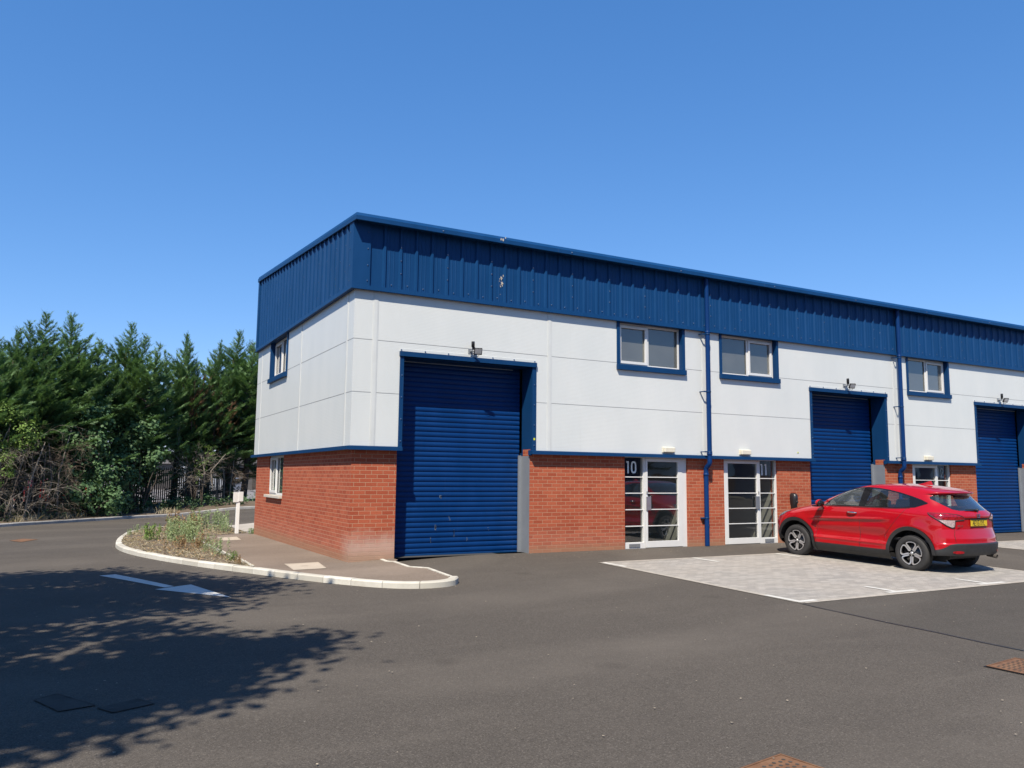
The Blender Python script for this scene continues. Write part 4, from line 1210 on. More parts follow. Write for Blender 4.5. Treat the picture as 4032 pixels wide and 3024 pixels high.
skin('front_bumper', fb, M['carblack'], CAR, (1, -1), .004)
skin('grille', grille, M['gloss_black'], CAR, (1, -1), .002)
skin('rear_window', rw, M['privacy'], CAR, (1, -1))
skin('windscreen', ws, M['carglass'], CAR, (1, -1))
skin('tailgate_trim', strip, M['gloss_black'], CAR, (1, -1), .004)
# shut lines, belt line and lamp surrounds
mb = MB()
def line(pts, r=.0035, s=1, lift=.0):
    P_ = []
    for (xa, za), (xb, zb) in zip(pts, pts[1:]):
        for k in range(8): t = k / 8; x = xa + (xb - xa) * t; z = za + (zb - za) * t; P_.append((x, s * (side_y(x, z) + lift), z))
    mb.tube(P_, r, 5)
def qpoint(q, z):
    o_ = [p for p in outline(z, 260) if p[0] <= .2]; v = [qv(p) for p in o_]
    for (a, b), (qa, qb) in zip(zip(o_, o_[1:]), zip(v, v[1:])):
        if min(qa, qb) <= q <= max(qa, qb) and qa != qb:
            t = (q - qa) / (qb - qa); return a[0] + (b[0] - a[0]) * t, a[1] + (b[1] - a[1]) * t
    return o_[min(range(len(o_)), key=lambda i: abs(v[i] - q))]
def qline(pts, r=.004, s=1):
    P_ = []
    for (xa, za), (xb, zb) in zip(pts, pts[1:]):
        for k in range(7): t = k / 7; x, y = qpoint(xa + (xb - xa) * t, za + (zb - za) * t); P_.append((x - .004, s * y * 1.004, za + (zb - za) * t))
    mb.tube(P_, r, 5)
for s in (1, -1):
    line([(1.07, .352), (1.055, 1.12)], .0035, s); line([(2.085, .36), (2.10, .50), (2.03, .78), (2.02, 1.05), (1.99, 1.10)], .0035, s)
    line([(.54, .60), (.31, .89), (.17, 1.05), (.09, 1.16)], .0035, s)
    qline([(-.34, 1.09), (-.52, .985), (-.72, .888), (-.86, .846), (-.91, .852), (-.935, .90), (-.94, .975), (-1.22, .992)], .010, s)
    qline([(-.33, 1.10), (-.75, 1.106), (-1.02, 1.085), (-1.15, 1.05), (-1.225, .998)], .008, s)
    qline([(-.52, .990), (-.93, .984)], .006, s)
    qline([(-.93, .84), (-.90, .72), (-.93, .58)], .0035, s)
    line([(2.0, 1.098), (1.06, 1.118), (.30, 1.138), (.0, 1.165)], .005, s, .003)
mb.build('shut_line', M['gasket'], CAR)
mb = MB()
for s in (1, -1):
    mb.tube([(x, s * (side_y(x, z) * 1.0), z) for x, z in ((-.12, 1.03), (-.10, 1.07), (-.13, 1.11), (-.19, 1.12), (-.24, 1.09), (-.25, 1.04), (-.20, 1.0), (-.15, 1.0), (-.12, 1.03))], .0022, 4) if s > 0 else None
mb.build('fuel_flap', M['red'], CAR)
# number plate, badge, lettering, wiper, fin, exhaust, reflectors
mb = MB(); mb.box(-.797, -.787, -.262, .262, .878, .992); PL = mb.build('number_plate', M['plate_y'], CAR, bevel=.004)
SEG = {'A': [((0, 0), (.5, 1)), ((.5, 1), (1, 0)), ((.22, .38), (.78, .38))], 'E': [((0, 0), (0, 1)), ((0, 1), (1, 1)), ((0, .52), (.85, .52)), ((0, 0), (1, 0))], '1': [((.5, 0), (.5, 1)), ((.5, 1), (.2, .8))],
       '6': [((0, 0), (0, 1)), ((0, 1), (1, 1)), ((0, 0), (1, 0)), ((1, 0), (1, .52)), ((0, .52), (1, .52))], 'X': [((0, 0), (1, 1)), ((0, 1), (1, 0))], 'Y': [((0, 1), (.5, .5)), ((1, 1), (.5, .5)), ((.5, .5), (.5, 0))], 'L': [((0, 1), (0, 0)), ((0, 0), (1, 0))],
       'H': [((0, 0), (0, 1)), ((1, 0), (1, 1)), ((0, .5), (1, .5))], 'R': [((0, 0), (0, 1)), ((0, 1), (1, 1)), ((1, 1), (1, .5)), ((1, .5), (0, .5)), ((.4, .5), (1, 0))], 'V': [((0, 1), (.5, 0)), ((.5, 0), (1, 1))], '-': [((.1, .5), (.9, .5))]}
def write(mb, txt, y0, z0, cw, ch, gap, x, t):
    y = y0
    for c in txt:
        if c == ' ': y -= cw * .6; continue
        for (a, b), (d, e) in SEG[c]:
            pa = Vector((y - a * cw, z0 + b * ch)); pb = Vector((y - d * cw, z0 + e * ch)); dd = (pb - pa).normalized() * t / 2; n_ = Vector((-dd.y, dd.x))
            q = [pa - dd - n_, pb + dd - n_, pb + dd + n_, pa - dd + n_]
            mb.add([(x, p.x, p.y) for p in q], [(0, 1, 2, 3)])
        y -= cw + gap
mb = MB(); write(mb, 'AE16 XYL', .205, .896, .042, .075, .012, -.7985, .012); mb.build('plate_lettering', M['gasket'], PL)
mb = MB(); mb.box(-.805, -.785, -.26, .26, .9925, 1.004); mb.build('plate_recess', M['gasket'], CAR)
mb = MB(); xb = XR(1.062) - .004
for a, b in (((.042, 1.085), (.034, 1.036)), ((-.042, 1.085), (-.034, 1.036)), ((.032, 1.061), (-.032, 1.061)), ((.052, 1.092), (-.052, 1.092)), ((.052, 1.092), (.042, 1.03)), ((-.052, 1.092), (-.042, 1.03)), ((.042, 1.03), (-.042, 1.03))):
    mb.tube([(xb, a[0], a[1]), (xb - .002 if a[1] < 1.05 else xb, b[0], b[1])], .006, 6)
mb.build('badge', M['chrome'], CAR)
mb = MB(); write(mb, 'HR-V', .62, .872, .034, .028, .012, XR(.88) + .022, .009); mb.build('badge_lettering', M['chrome'], CAR)
mb = MB(); mb.tube([(-.74, -.02, 1.165), (-.735, .1, 1.172), (-.722, .30, 1.178)], [.018, .014, .008], 8); mb.ball((-.742, -.04, 1.163), .03, 10, 6); mb.build('rear_wiper', M['carblack'], CAR)
mb = MB(); prof = [(.36, 1.598), (.25, 1.625), (.12, 1.672), (.095, 1.672), (.07, 1.590)]
N = len(prof); vs = [(x, s * (.028 if z < 1.61 else .012 if z < 1.66 else .006), z) for s in (1, -1) for x, z in prof]
mb.add(vs, [(i, i + 1, N + i + 1, N + i) for i in range(N - 1)] + [tuple(range(N - 1, -1, -1)), tuple(range(N, 2 * N))]); mb.build('roof_fin', M['red'], CAR, bevel=.006)
mb = MB(); mb.lathe([(.03, .0), (.036, 0), (.036, .18), (.03, .18), (.03, .02), (0, .02)], (-.66, -.48, .335), (-1, 0, -.12), 14); mb.build('exhaust_pipe', M['iron'], CAR)
for s in (1, -1):
    mb = MB(); x, y = [p for p in outline(.42, 200) if .48 < p[1] < .74][-1]
    vs = []; K = 14
    o_ = [p for p in outline(.42, 200) if .50 < p[1] < .735 and p[0] < 0]
    A = [(px - .013, s * py, .42 + .026 * math.sin(math.pi * (i + .5) / len(o_)) ** .5) for i, (px, py) in enumerate(o_)]; C = [(px - .013, s * py, .42 - .026 * math.sin(math.pi * (i + .5) / len(o_)) ** .5) for i, (px, py) in enumerate(o_)]
    n = len(A); mb.add(A + C, [(i, i + 1, n + i + 1, n + i) for i in range(n - 1)]); mb.build('reflector', M['tail_red'], CAR)
mb = MB()
o_ = [p for p in outline(.36, 200) if p[1] < .42 and p[0] < 0]
o_ = o_[::-1] + [(x, -y) for x, y in o_]
A = [(x - .012, y, .415 - .006 * abs(y)) for x, y in o_]; C = [(x - .010, y, .372 + .06 * abs(y) ** 2) for x, y in o_]; n = len(A)
mb.add(A + C, [(i, i + 1, n + i + 1, n + i) for i in range(n - 1)]); mb.build('bumper_vent', M['gasket'], CAR)
# high brake light under the spoiler
mb = MB(); mb.box(-.495, -.46, -.17, .17, 1.430, 1.4405); mb.build('brake_light', M['tail_red'], CAR)
# mirrors
for s in (1, -1):
    mb = MB(); mb.ball((1.90, s * 1.0, 1.165), .088, 14, 9, 0, (.75, 1.15, .78)); mb.tube([(1.93, s * .86, 1.10), (1.92, s * .95, 1.125)], .03, 8)
    o = mb.build('door_mirror', M['red'], CAR)
    mb = MB(); mb.ball((1.868, s * 1.0, 1.155), .087, 14, 9, 0, (.66, 1.13, .80)); mb.box(1.88, 2.0, s * 1.0 - .10, s * 1.0 + .10, 1.085, 1.11); mb.build('mirror_glass', M['gloss_black'], o)
# wheels
def wheel(cx, s):
    Wh = None; yo = s * .868; ax = (0, s, 0); c = (cx, yo, .334)
    mb = MB()
    prof = [(.218, -.20), (.28, -.212), (.318, -.20), (.332, -.17), (.334, -.11), (.332, -.045), (.320, -.014), (.30, -.003), (.262, .002), (.232, -.004), (.222, -.012)]
    mb.lathe(prof, c, ax, 56); Wh = mb.build('wheel', M['tyre'], CAR)
    mb = MB(); mb.lathe([(.222, -.012), (.226, -.004), (.216, -.004), (.212, -.03), (.19, -.16), (.0, -.17)], c, ax, 48); mb.lathe([(.0, -.03), (.05, -.032), (.062, -.05), (.16, -.055), (.2, -.12)], c, ax, 40); mb.build('rim_barrel', M['alloy_dark'], Wh)
    mb = MB()
    C = Vector(c); A = Vector(ax); U = Vector((1, 0, 0)); V = Vector((0, 0, 1))
    for k in range(5):
        th = math.pi / 2 + 2 * math.pi * k / 5
        # silver band round each opening: two spokes and a piece of the rim edge
        path = []
        hw = math.pi / 5
        for t in np.linspace(0, 1, 9): r_ = .062 + (.150 - .062) * t; a_ = th - (hw - (.016 + .0) / r_) ; path.append((r_, a_, -.020 - .01 * (1 - t)))
        path += [(.185, th - hw * .82, -.012), (.207, th - hw * .64, -.008)]
        for t in np.linspace(-.5, .5, 9): path.append((.213, th + hw * t * 1.05, -.006))
        path += [(.207, th + hw * .64, -.008), (.185, th + hw * .82, -.012)]
        for t in np.linspace(1, 0, 9): r_ = .062 + (.150 - .062) * t; a_ = th + (hw - .016 / r_); path.append((r_, a_, -.020 - .01 * (1 - t)))
        P_ = [C + (U * math.cos(a_) + V * math.sin(a_)) * r_ + A * h for r_, a_, h in path]
        vs = []; wdt = .0125
        for i, p in enumerate(P_):
            t = (P_[min(i + 1, len(P_) - 1)] - P_[max(i - 1, 0)]).normalized(); n_ = t.cross(A).normalized(); vs += [p + n_ * wdt, p - n_ * wdt, p + n_ * wdt - A * .02, p - n_ * wdt - A * .02]
        for i in range(len(P_) - 1):
            a = i * 4; b = a + 4; mb.add([vs[a], vs[b], vs[b + 1], vs[a + 1], vs[a + 2], vs[b + 2], vs[b + 3], vs[a + 3]], [(0, 1, 2, 3), (0, 4, 5, 1), (3, 2, 6, 7)])
    mb.build('spoke', M['alloy'], Wh)
    mb = MB(); mb.lathe([(0, -.018), (.024, -.019), (.032, -.03), (.032, -.05)], c, ax, 20)
    for k in range(5):
        a_ = math.pi / 2 + 2 * math.pi * (k + .5) / 5; mb.ball(C + (U * math.cos(a_) + V * math.sin(a_)) * .05 - A * .03, .009, 8, 5)
    mb.build('hub_cap', M['alloy'], Wh)
for cx in (0., 2.61):
    for s in (1, -1): wheel(cx, s)
# underside, arch linings and the cabin
mb = MB(); mb.box(.25, 3.05, -.60, .60, .20, .27); mb.box(-.3, .3, -.55, .55, .30, .4); mb.box(.45, 2.15, -.80, .80, .22, .30); mb.box(-.70, -.40, -.62, .62, .34, .40); mb.tube([(-.45, -.45, .30), (-.45, .45, .30)], .05, 10)
for cx in (0., 2.61):
    for s in (1, -1):
        vs = []; K = 18
        for k in range(K + 1):
            a_ = math.pi * k / K; vs += [(cx + .44 * math.cos(a_), s * .86, .335 + .44 * math.sin(a_)), (cx + .44 * math.cos(a_), s * .45, .335 + .44 * math.sin(a_))]
        mb.add(vs, [(2 * k, 2 * k + 1, 2 * k + 3, 2 * k + 2) for k in range(K)]); mb.quad((cx - .44, s * .46, .2), (cx + .44, s * .46, .2), (cx + .44, s * .46, .78), (cx - .44, s * .46, .78))
mb.build('underbody', M['gasket'], CAR)
mb = MB(); mb.box(-.45, 2.3, -.80, .80, .55, .60); mb.box(1.75, 2.25, -.72, .72, .9, 1.10); mb.box(-.66, -.1, -.62, .62, .6, 1.02); mb.build('dashboard', M['seat'], CAR)
def seat(x, y, rear=False):
    mb = MB(); w2 = .215 if not rear else .56
    mb.box(x - .05, x + .46, y - w2, y + w2, .6, .78)
    Mx = Matrix.Translation((x - .03, y, .74)) @ Matrix.Rotation(R(-14), 4, 'Y')
    mb.obox(Mx, -.07, .07, -w2, w2, 0, .55 if not rear else .36)
    for yy in ((0,) if not rear else (-.34, .34)): mb.obox(Mx, -.05, .045, yy - .095, yy + .095, .57 if not rear else .38, .74 if not rear else .53)
    mb.build('car_seat', M['seat'], CAR, bevel=.04)
seat(1.05, .37); seat(1.05, -.37); seat(.22, 0, True)
mb = MB(); mb.lathe([(.165, -.012), (.18, 0), (.165, .012), (.15, 0), (.165, -.012)], (1.58, -.37, 1.02), (-1, 0, .45), 24); mb.build('steering_wheel', M['seat'], CAR)
# ------------------------------------------------------------------ white marker post, covers
T = thing('marker_post', 'slim white post with two small blank white plates standing by the planting bed', 'post', (-.297, 9.495, H(-.297, 9.495) + UP))
mb = MB(); mb.box(-.05, .05, -.035, .035, 0, 1.13); mb.build('post', M['white_paint'], T, bevel=.006)
Mz = Matrix.Rotation(R(8), 4, 'Z')
mb = MB(); mb.obox(Mz, -.155, .02, -.047, -.036, .88, 1.16); mb.build('sign_plate', M['white_paint'], T, bevel=.004)
mb = MB(); mb.obox(Mz, -.005, .125, -.060, -.048, .905, 1.175); mb.build('sign_plate', M['white_paint'], T, bevel=.004)

def cover(name, c, mat, label, cat, up, rim=None, slot=None, dots=None):
    """flat access cover on four ground corners"""
    mb = MB(); cx = sum(p[0] for p in c) / 4; cy = sum(p[1] for p in c) / 4
    drape_quad(mb, c, 4, 4, up)
    o = mb.build(name, mat); tag(o, label, cat)
    mb = MB()
    if dots: drape_quad(mb, [(cx + (x - cx) * 1.045, cy + (y - cy) * 1.045) for x, y in c], 4, 4, up - .003); mb.build('joint_gap', M['gasket'] if dots else M['iron'], o)
    mb = MB()
    for (a, b) in zip(c, c[1:] + c[:1]): drape_quad(mb, [a, b, (b[0] + (cx - b[0]) * .05, b[1] + (cy - b[1]) * .05), (a[0] + (cx - a[0]) * .05, a[1] + (cy - a[1]) * .05)], 4, 1, up + .003)
    mb.build('cover_frame', rim if rim else mat, o)
    mb = MB()
    if slot:
        for sx, sy, w_, h_ in slot: drape_quad(mb, [(cx + sx - w_, cy + sy - h_), (cx + sx + w_, cy + sy - h_), (cx + sx + w_, cy + sy + h_), (cx + sx - w_, cy + sy + h_)], 1, 1, up + .004)
        mb.build('lifting_slot', M['gasket'], o)
    if dots:
        mb = MB(); n = dots
        for i in range(n):
            for j in range(n):
                u = (i + .5 + .25 * (j % 2)) / (n + .5); v = (j + .5) / n
                if not (.06 < u < .95 and .06 < v < .95): continue
                x = (1 - v) * ((1 - u) * c[0][0] + u * c[1][0]) + v * ((1 - u) * c[3][0] + u * c[2][0]); y = (1 - v) * ((1 - u) * c[0][1] + u * c[1][1]) + v * ((1 - u) * c[3][1] + u * c[2][1])
                r = .5 * math.dist(c[0], c[1]) / n * .52; K = 8
                mb.add([(x + r * math.cos(2 * math.pi * k / K), y + r * math.sin(2 * math.pi * k / K), H(x, y) + up + .0025) for k in range(K)], [tuple(range(K))])
        mb.build('tread_stud', M['iron'], o)
    return o
cover('access_cover', [(-1.066, -.53), (-.503, -.53), (-.371, .52), (-.978, .54)], M['cover'], 'square beige access cover in the pavement near the brick corner', 'access cover', UP - .002, slot=[(-.02, 0, .07, .008)])
cover('access_cover', [(-1.061, 7.11), (-.58, 7.15), (-.494, 8.33), (-.97, 8.40)], M['cover'], 'square beige access cover in the pavement in front of the white post', 'access cover', UP - .002, slot=[(0, 0, .06, .008)])
cover('manhole_cover', [(3.094, -9.77), (3.10, -10.40), (3.78, -10.36), (3.70, -9.69)], M['rust'], 'rusty studded manhole cover in the tarmac at the right edge', 'manhole cover', .010, M['rust'], dots=13)
cover('manhole_cover', [(-1.04, -10.73), (-.96, -11.33), (-.374, -11.22), (-.45, -10.625)], M['rust'], 'rusty studded manhole cover cut by the bottom edge', 'manhole cover', .006, M['rust'], dots=12)
cover('manhole_cover', [(-5.83, 10.70), (-5.53, 9.95), (-5.18, 10.90), (-5.55, 11.36)], M['rust'], 'small rusty manhole cover in the far road on the left', 'manhole cover', .006, M['rust'])
cover('manhole_cover', [(-4.57, -7.24), (-4.40, -7.66), (-4.16, -7.60), (-4.42, -7.12)], M['iron'], 'dull iron cover lying in tree shade, left of a second iron cover', 'manhole cover', .006, M['iron'], slot=[(-.03, .07, .018, .006), (.05, -.06, .018, .006)])
cover('manhole_cover', [(-4.16, -7.68), (-4.06, -7.86), (-3.78, -7.74), (-3.88, -7.55)], M['iron'], 'narrow dull iron cover in tree shade, right of a second iron cover', 'manhole cover', .006, M['iron'], slot=[(-.10, -.035, .016, .006), (.09, .04, .02, .005)])

# ------------------------------------------------------------------ palisade fence behind the trees, the yard beyond
FN = Vector((-.714, .70)); FD = Vector((.70, .714)); F0 = Vector((-6.5, 17.25)) + FN * 5.0
def fpt(t): return F0 + FD * t
M['fence'] = plain('dark_green_steel', (.010, .014, .012), .5, .2)
FE = thing('palisade_fence', 'dark steel palisade fence behind the conifer trunks', 'fence', (*fpt(0), -.2), math.atan2(FD.y, FD.x))
mb = MB(); t = -9.0
while t < 19:
    mb.box(t - .035, t + .035, -.012, .012, .05, 2.0); mb.add([(t - .035, -.012, 2.0), (t + .035, -.012, 2.0), (t + .035, .012, 2.0), (t - .035, .012, 2.0), (t, 0, 2.12)], [(0, 1, 4), (1, 2, 4), (2, 3, 4), (3, 0, 4)]); t += .155
mb.build('pale_panel', M['fence'], FE)
for z in (.45, 1.75):
    mb = MB(); mb.box(-9.2, 19.2, .014, .05, z - .025, z + .025); mb.build('rail', M['fence'], FE)
t = -9.1
while t < 19.2:
    mb = MB(); mb.box(t - .04, t + .04, .052, .13, 0, 2.05); mb.build('fence_post', M['fence'], FE); t += 2.75

def yard_car(name, label, loc, rz, mat, van=False):
    """parked vehicle seen only in slivers through the fence"""
    T = thing(name, label, 'van' if van else 'car', loc, rz)
    if van: prof = [(-2.6, .35), (-2.6, 2.3), (-2.45, 2.45), (1.2, 2.45), (1.75, 1.45), (2.45, 1.15), (2.6, .8), (2.6, .35)]; wid = .98; win = [(1.12, 2.2), (1.62, 1.42), (.55, 1.42), (.55, 2.2)]
    else: prof = [(-2.1, .35), (-2.15, .75), (-1.9, 1.0), (-1.45, 1.42), (.1, 1.46), (.95, 1.0), (1.9, .85), (2.1, .6), (2.1, .35)]; wid = .86; win = [(-1.35, 1.02), (-1.2, 1.36), (.05, 1.38), (.7, 1.02)]
    mb = MB(); mb.prism([(x, -wid, z) for x, z in prof], (0, 2 * wid, 0)); mb.build('body', mat, T, bevel=.08)
    for s in (1, -1):
        mb = MB(); mb.prism([(x, s * (wid + .004), z) for x, z in win], (0, -s * .02, 0)); mb.build('side_window', M['gloss_black'], T)
        for x in (-1.45, 1.45):
            mb = MB(); mb.lathe([(0, .0), (.2, .0), (.32, -.02), (.33, -.18)], (x * (1.15 if van else .92), s * (wid + .01), .33), (0, s, 0), 20); mb.build('wheel', M['tyre'], T)
    return T
M['whitecar'] = plain('white_vehicle_paint', (.42, .44, .47), .3, 0, .04, 1, .6)
M['silvercar'] = plain('silver_vehicle_paint', (.42, .44, .46), .3, .3, .04, 1, .6)
yard_car('parked_car', 'bright red car glimpsed through the hedge beyond the fence', (-4.9, 31.2, -.22), R(20), M['red'])
yard_car('parked_van', 'white van glimpsed between the trunks beyond the fence', (6.2, 64, -.22), R(15), M['whitecar'], True)
yard_car('parked_van', 'white van glimpsed above the fence left of the nearer trunks', (-1.4, 66, -.22), R(170), M['whitecar'], True)
yard_car('parked_car', 'silver car half hidden by tree trunks beyond the fence', (7.5, 60, -.22), R(60), M['silvercar'])
T = thing('warehouse', 'low grey and cream warehouse across the yard beyond the fence', 'building', (0, 84, -.22))
M['grey_wall'] = plain('grey_block_wall', (.13, .12, .115), .9, 0, .2, .3)
mb = MB(); mb.box(-60, 30, 0, 12, 0, 2.9); mb.build('wall', M['grey_wall'], T)
mb = MB(); mb.prism([(-60.3, -.4, 2.9), (-60.3, 6, 4.2), (-60.3, 12.4, 2.9)], (90.6, 0, 0)); mb.build('roof', M['grey_wall'], T)
for x in range(-40, 24, 9):
    mb = MB(); mb.box(x, x + 3.2, -.03, -.002, .02, 2.5); mb.build('loading_door', M['iron'], T)

# ------------------------------------------------------------------ foliage
npr = np.random.default_rng(11)
def rvec(n): v = npr.normal(size=(n, 3)); return v / np.linalg.norm(v, axis=1, keepdims=True)
def leaf_mesh(name, V, F, mat, parent=None, loc=None):
    me = bpy.data.meshes.new(name)
    me.from_pydata([tuple(p) for p in V], [], F) if not isinstance(V, np.ndarray) else None
    if isinstance(V, np.ndarray):
        nv = len(V); k = F.shape[1]; nf = len(F)
        me.vertices.add(nv); me.vertices.foreach_set('co', V.astype(np.float32).ravel())
        me.loops.add(nf * k); me.loops.foreach_set('vertex_index', F.astype(np.int32).ravel())
        me.polygons.add(nf); me.polygons.foreach_set('loop_start', np.arange(0, nf * k, k, dtype=np.int32))
        me.update(calc_edges=True)
    me.materials.append(mat)
    o = bpy.data.objects.new(name, me); COL.objects.link(o)
    if parent is not None: o.parent = parent
    if loc is not None: o.location = loc
    return o
M['conifer'] = mat_leaf('conifer_leaf', (.048, .115, .046), (.195, .345, .135), ((.26, .32, .13), .25), .30, 1.5)
M['conifer_dead'] = mat_leaf('conifer_brown', (.06, .03, .016), (.14, .075, .038), None, .1, 2)
M['bark'] = plain('bark', (.075, .058, .045), .9, 0, .35, 8)
M['twig'] = plain('dead_twig', (.34, .30, .25), .9, 0, .35, 6)
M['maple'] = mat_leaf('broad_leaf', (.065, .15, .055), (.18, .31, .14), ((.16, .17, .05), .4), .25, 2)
M['shade_leaf'] = mat_leaf('dark_shade_leaf', (.03, .055, .025), (.07, .12, .05), None, .15, 2)  # leaf colour darkened to carry the shade under the conifers
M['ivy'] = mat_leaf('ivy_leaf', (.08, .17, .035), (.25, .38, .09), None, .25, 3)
M['weed'] = mat_leaf('weed_leaf', (.22, .30, .14), (.44, .55, .28), ((.46, .46, .25), .5), .3, 3)
M['weed_dry'] = mat_leaf('dry_weed', (.20, .12, .06), (.46, .31, .16), None, .2, 4)
M['straw'] = mat_leaf('straw', (.34, .29, .19), (.66, .58, .40), None, .2, 5)
M['tree_leaf'] = mat_leaf('ash_leaf', (.035, .075, .02), (.085, .15, .04), None, .25, 2)

def sprays(base, axis, side, length, width, per=9):
    """feathery flat sprays: a slim shoot with leaflets swept forward on both sides; arrays of n sprays"""
    n = len(base); up = np.cross(axis, side); Vs = []; 
    ts = np.linspace(.08, .92, per // 2)
    def tri(p, d, l, w_, s):
        a = p - s * w_[:, None]; b = p + s * w_[:, None]; c = p + d * l[:, None]
        Vs.append(np.stack([a, b, c], 1))
    tri(base, axis, length, width * .10, side)
    for t in ts:
        for sg in (1, -1):
            ang = .62 + .2 * npr.random(n)
            d = axis * np.cos(ang)[:, None] + side * (sg * np.sin(ang))[:, None] + up * (.25 * npr.normal(size=n))[:, None]
            d /= np.linalg.norm(d, axis=1, keepdims=True)
            l = width * (1.15 - .75 * t) * (.75 + .5 * npr.random(n)); sd = np.cross(d, up); sd /= np.maximum(1e-6, np.linalg.norm(sd, axis=1, keepdims=True))
            tri(base + axis * (length * t)[:, None], d, l, l * .17, sd)
    A = np.concatenate(Vs, 0); return A.reshape(-1, 3)
def conifer_mesh(h, rad, seed, z0=.8, bare=0.0, lean=0.0):
    """crown of a Leyland-type conifer: upswept limbs clothed in sprays, several leading shoots"""
    global npr
    npr = np.random.default_rng(seed); P_ = []; A_ = []; S_ = []; L_ = []; W_ = []
    tops = [(npr.normal() * .12, npr.normal() * .12, h)] + [(npr.uniform(-1, 1) * rad * .75, npr.uniform(-1, 1) * rad * .75, h * npr.uniform(.74, .95)) for _ in range(4)]
    limbs = []
    for tx, ty, th in tops:
        nb = int(105 if th == h else 42); zlo = z0 if th == h else th * .5
        for k in range(nb):
            f = (k + npr.random()) / nb; z = zlo + (th - zlo) * f ** .92
            fr = (th - z) / (th - zlo)
            Lb = rad * (.05 + 1.08 * min(1, fr * 1.75) ** 1.05) * npr.uniform(.65, 1.12) * (1 if th == h else .55)
            if z < h * .22: Lb *= .8
            az = npr.random() * 2 * math.pi
            el = R(12 + 38 * (1 - fr) + npr.normal() * 9)
            cx = tx * (z / th) + lean * z * .0; cy = ty * (z / th)
            limbs.append(((cx, cy, z - .15), az, el, max(.18, Lb), fr))
    tw = []
    for (c, az, el, Lb, fr) in limbs:
        d = np.array([math.cos(az) * math.cos(el), math.sin(az) * math.cos(el), math.sin(el)])
        s0 = np.cross(d, [0, 0, 1]); s0 /= np.linalg.norm(s0)
        m_ = max(4, int(Lb * 13)); path = []
        for i in range(m_):
            t = (i + .5) / m_
            if t < .22 and Lb > .9 and npr.random() < .7: continue
            p = np.array(c) + d * Lb * t + np.array([0, 0, .16 * Lb * (t * t - .5 * t)])
            for sg in (1, -1, 0):
                if sg == 0 and npr.random() < .55: continue
                roll = npr.normal() * .55
                ax = d * (.80 + .2 * t) + s0 * (sg * npr.uniform(.45, .95) * (1.1 - .7 * t)) + np.array([0, 0, npr.uniform(.0, .34)]) + npr.normal(size=3) * .09
                ax /= np.linalg.norm(ax)
                sd = np.cross(ax, [0, 0, 1.]) + .0; sd /= max(1e-6, np.linalg.norm(sd)); upv = np.cross(sd, ax); sd = sd * math.cos(roll) + upv * math.sin(roll)
                P_.append(p + npr.normal(size=3) * .03); A_.append(ax); S_.append(sd)
                k_ = .42 + .58 * min(1, fr * 2.6); L_.append(npr.uniform(.22, .40) * (1.15 - .35 * t) * k_); W_.append(npr.uniform(.08, .14) * k_)
        tw.append((c, d, Lb))
    # leaders: stacks of small shoots
    for tx, ty, th in tops:
        for k in range(34):
            z = th - .02 - 1.15 * (k / 34) ** 1.0; az = npr.random() * 6.28; fr = (th - z) / 1.15
            d = np.array([math.cos(az) * .8, math.sin(az) * .8, npr.uniform(.2, .7)]); d /= np.linalg.norm(d)
            sd = np.cross(d, [0, 0, 1.]); sd /= np.linalg.norm(sd)
            P_.append(np.array([tx * z / th, ty * z / th, z])); A_.append(d); S_.append(sd); L_.append(.05 + .24 * fr); W_.append(.025 + .06 * fr)
        P_.append(np.array([tx, ty, th - .35])); A_.append(np.array([.05, .03, 1.]) / 1.0017); S_.append(np.array([1., 0, -.05])); L_.append(.45); W_.append(.03)
    V = sprays(np.array(P_), np.array(A_), np.array(S_), np.array(L_), np.array(W_), 10)
    return V, np.arange(len(V)).reshape(-1, 3), tw
def conifer(name, h, rad, seed, z0=.8):
    V, F, tw = conifer_mesh(h, rad, seed, z0)
    T = thing(name, None, 'tree')
    leaf_mesh('crown', V, F, M['conifer'], T)
    mb = MB(); path = [(.05 * math.sin(z * 1.3), .05 * math.cos(z * 1.7), z) for z in np.linspace(-.3, h - 1.3, 14)]
    mb.tube(path, [.16 * (1 - z[2] / h) ** 1.0 + .004 for z in path], 9)
    for c, d, Lb in tw[::2]:
        c = Vector(c); d = Vector(d); mb.tube([c, c + d * Lb * .5, c + d * Lb * .85], [.018 + .012 * Lb, .012, .004], 4)
    for _ in range(26):      # dead stubs on the bare lower trunk
        z = rnd.uniform(.2, z0 + 1.6); a = rnd.uniform(0, 6.28); L_ = rnd.uniform(.3, .9); p0 = Vector((0, 0, z))
        p1 = p0 + Vector((math.cos(a), math.sin(a), rnd.uniform(-.2, .3))) * L_ * .6; p2 = p1 + Vector((math.cos(a), math.sin(a), rnd.uniform(-.5, .1))) * L_ * .5; mb.tube([p0, p1, p2], [.016, .010, .003], 4)
    mb.build('trunk', M['bark'], T)
    return T
PROTO = [conifer('conifer', 7.4, 1.75, 3, 1.7), conifer('conifer', 7.6, 1.6, 5, 2.2), conifer('conifer', 7.2, 1.95, 8, 1.2)]
PH = [7.4, 7.6, 7.2]
GT = 'conifers in the row behind the far kerb'
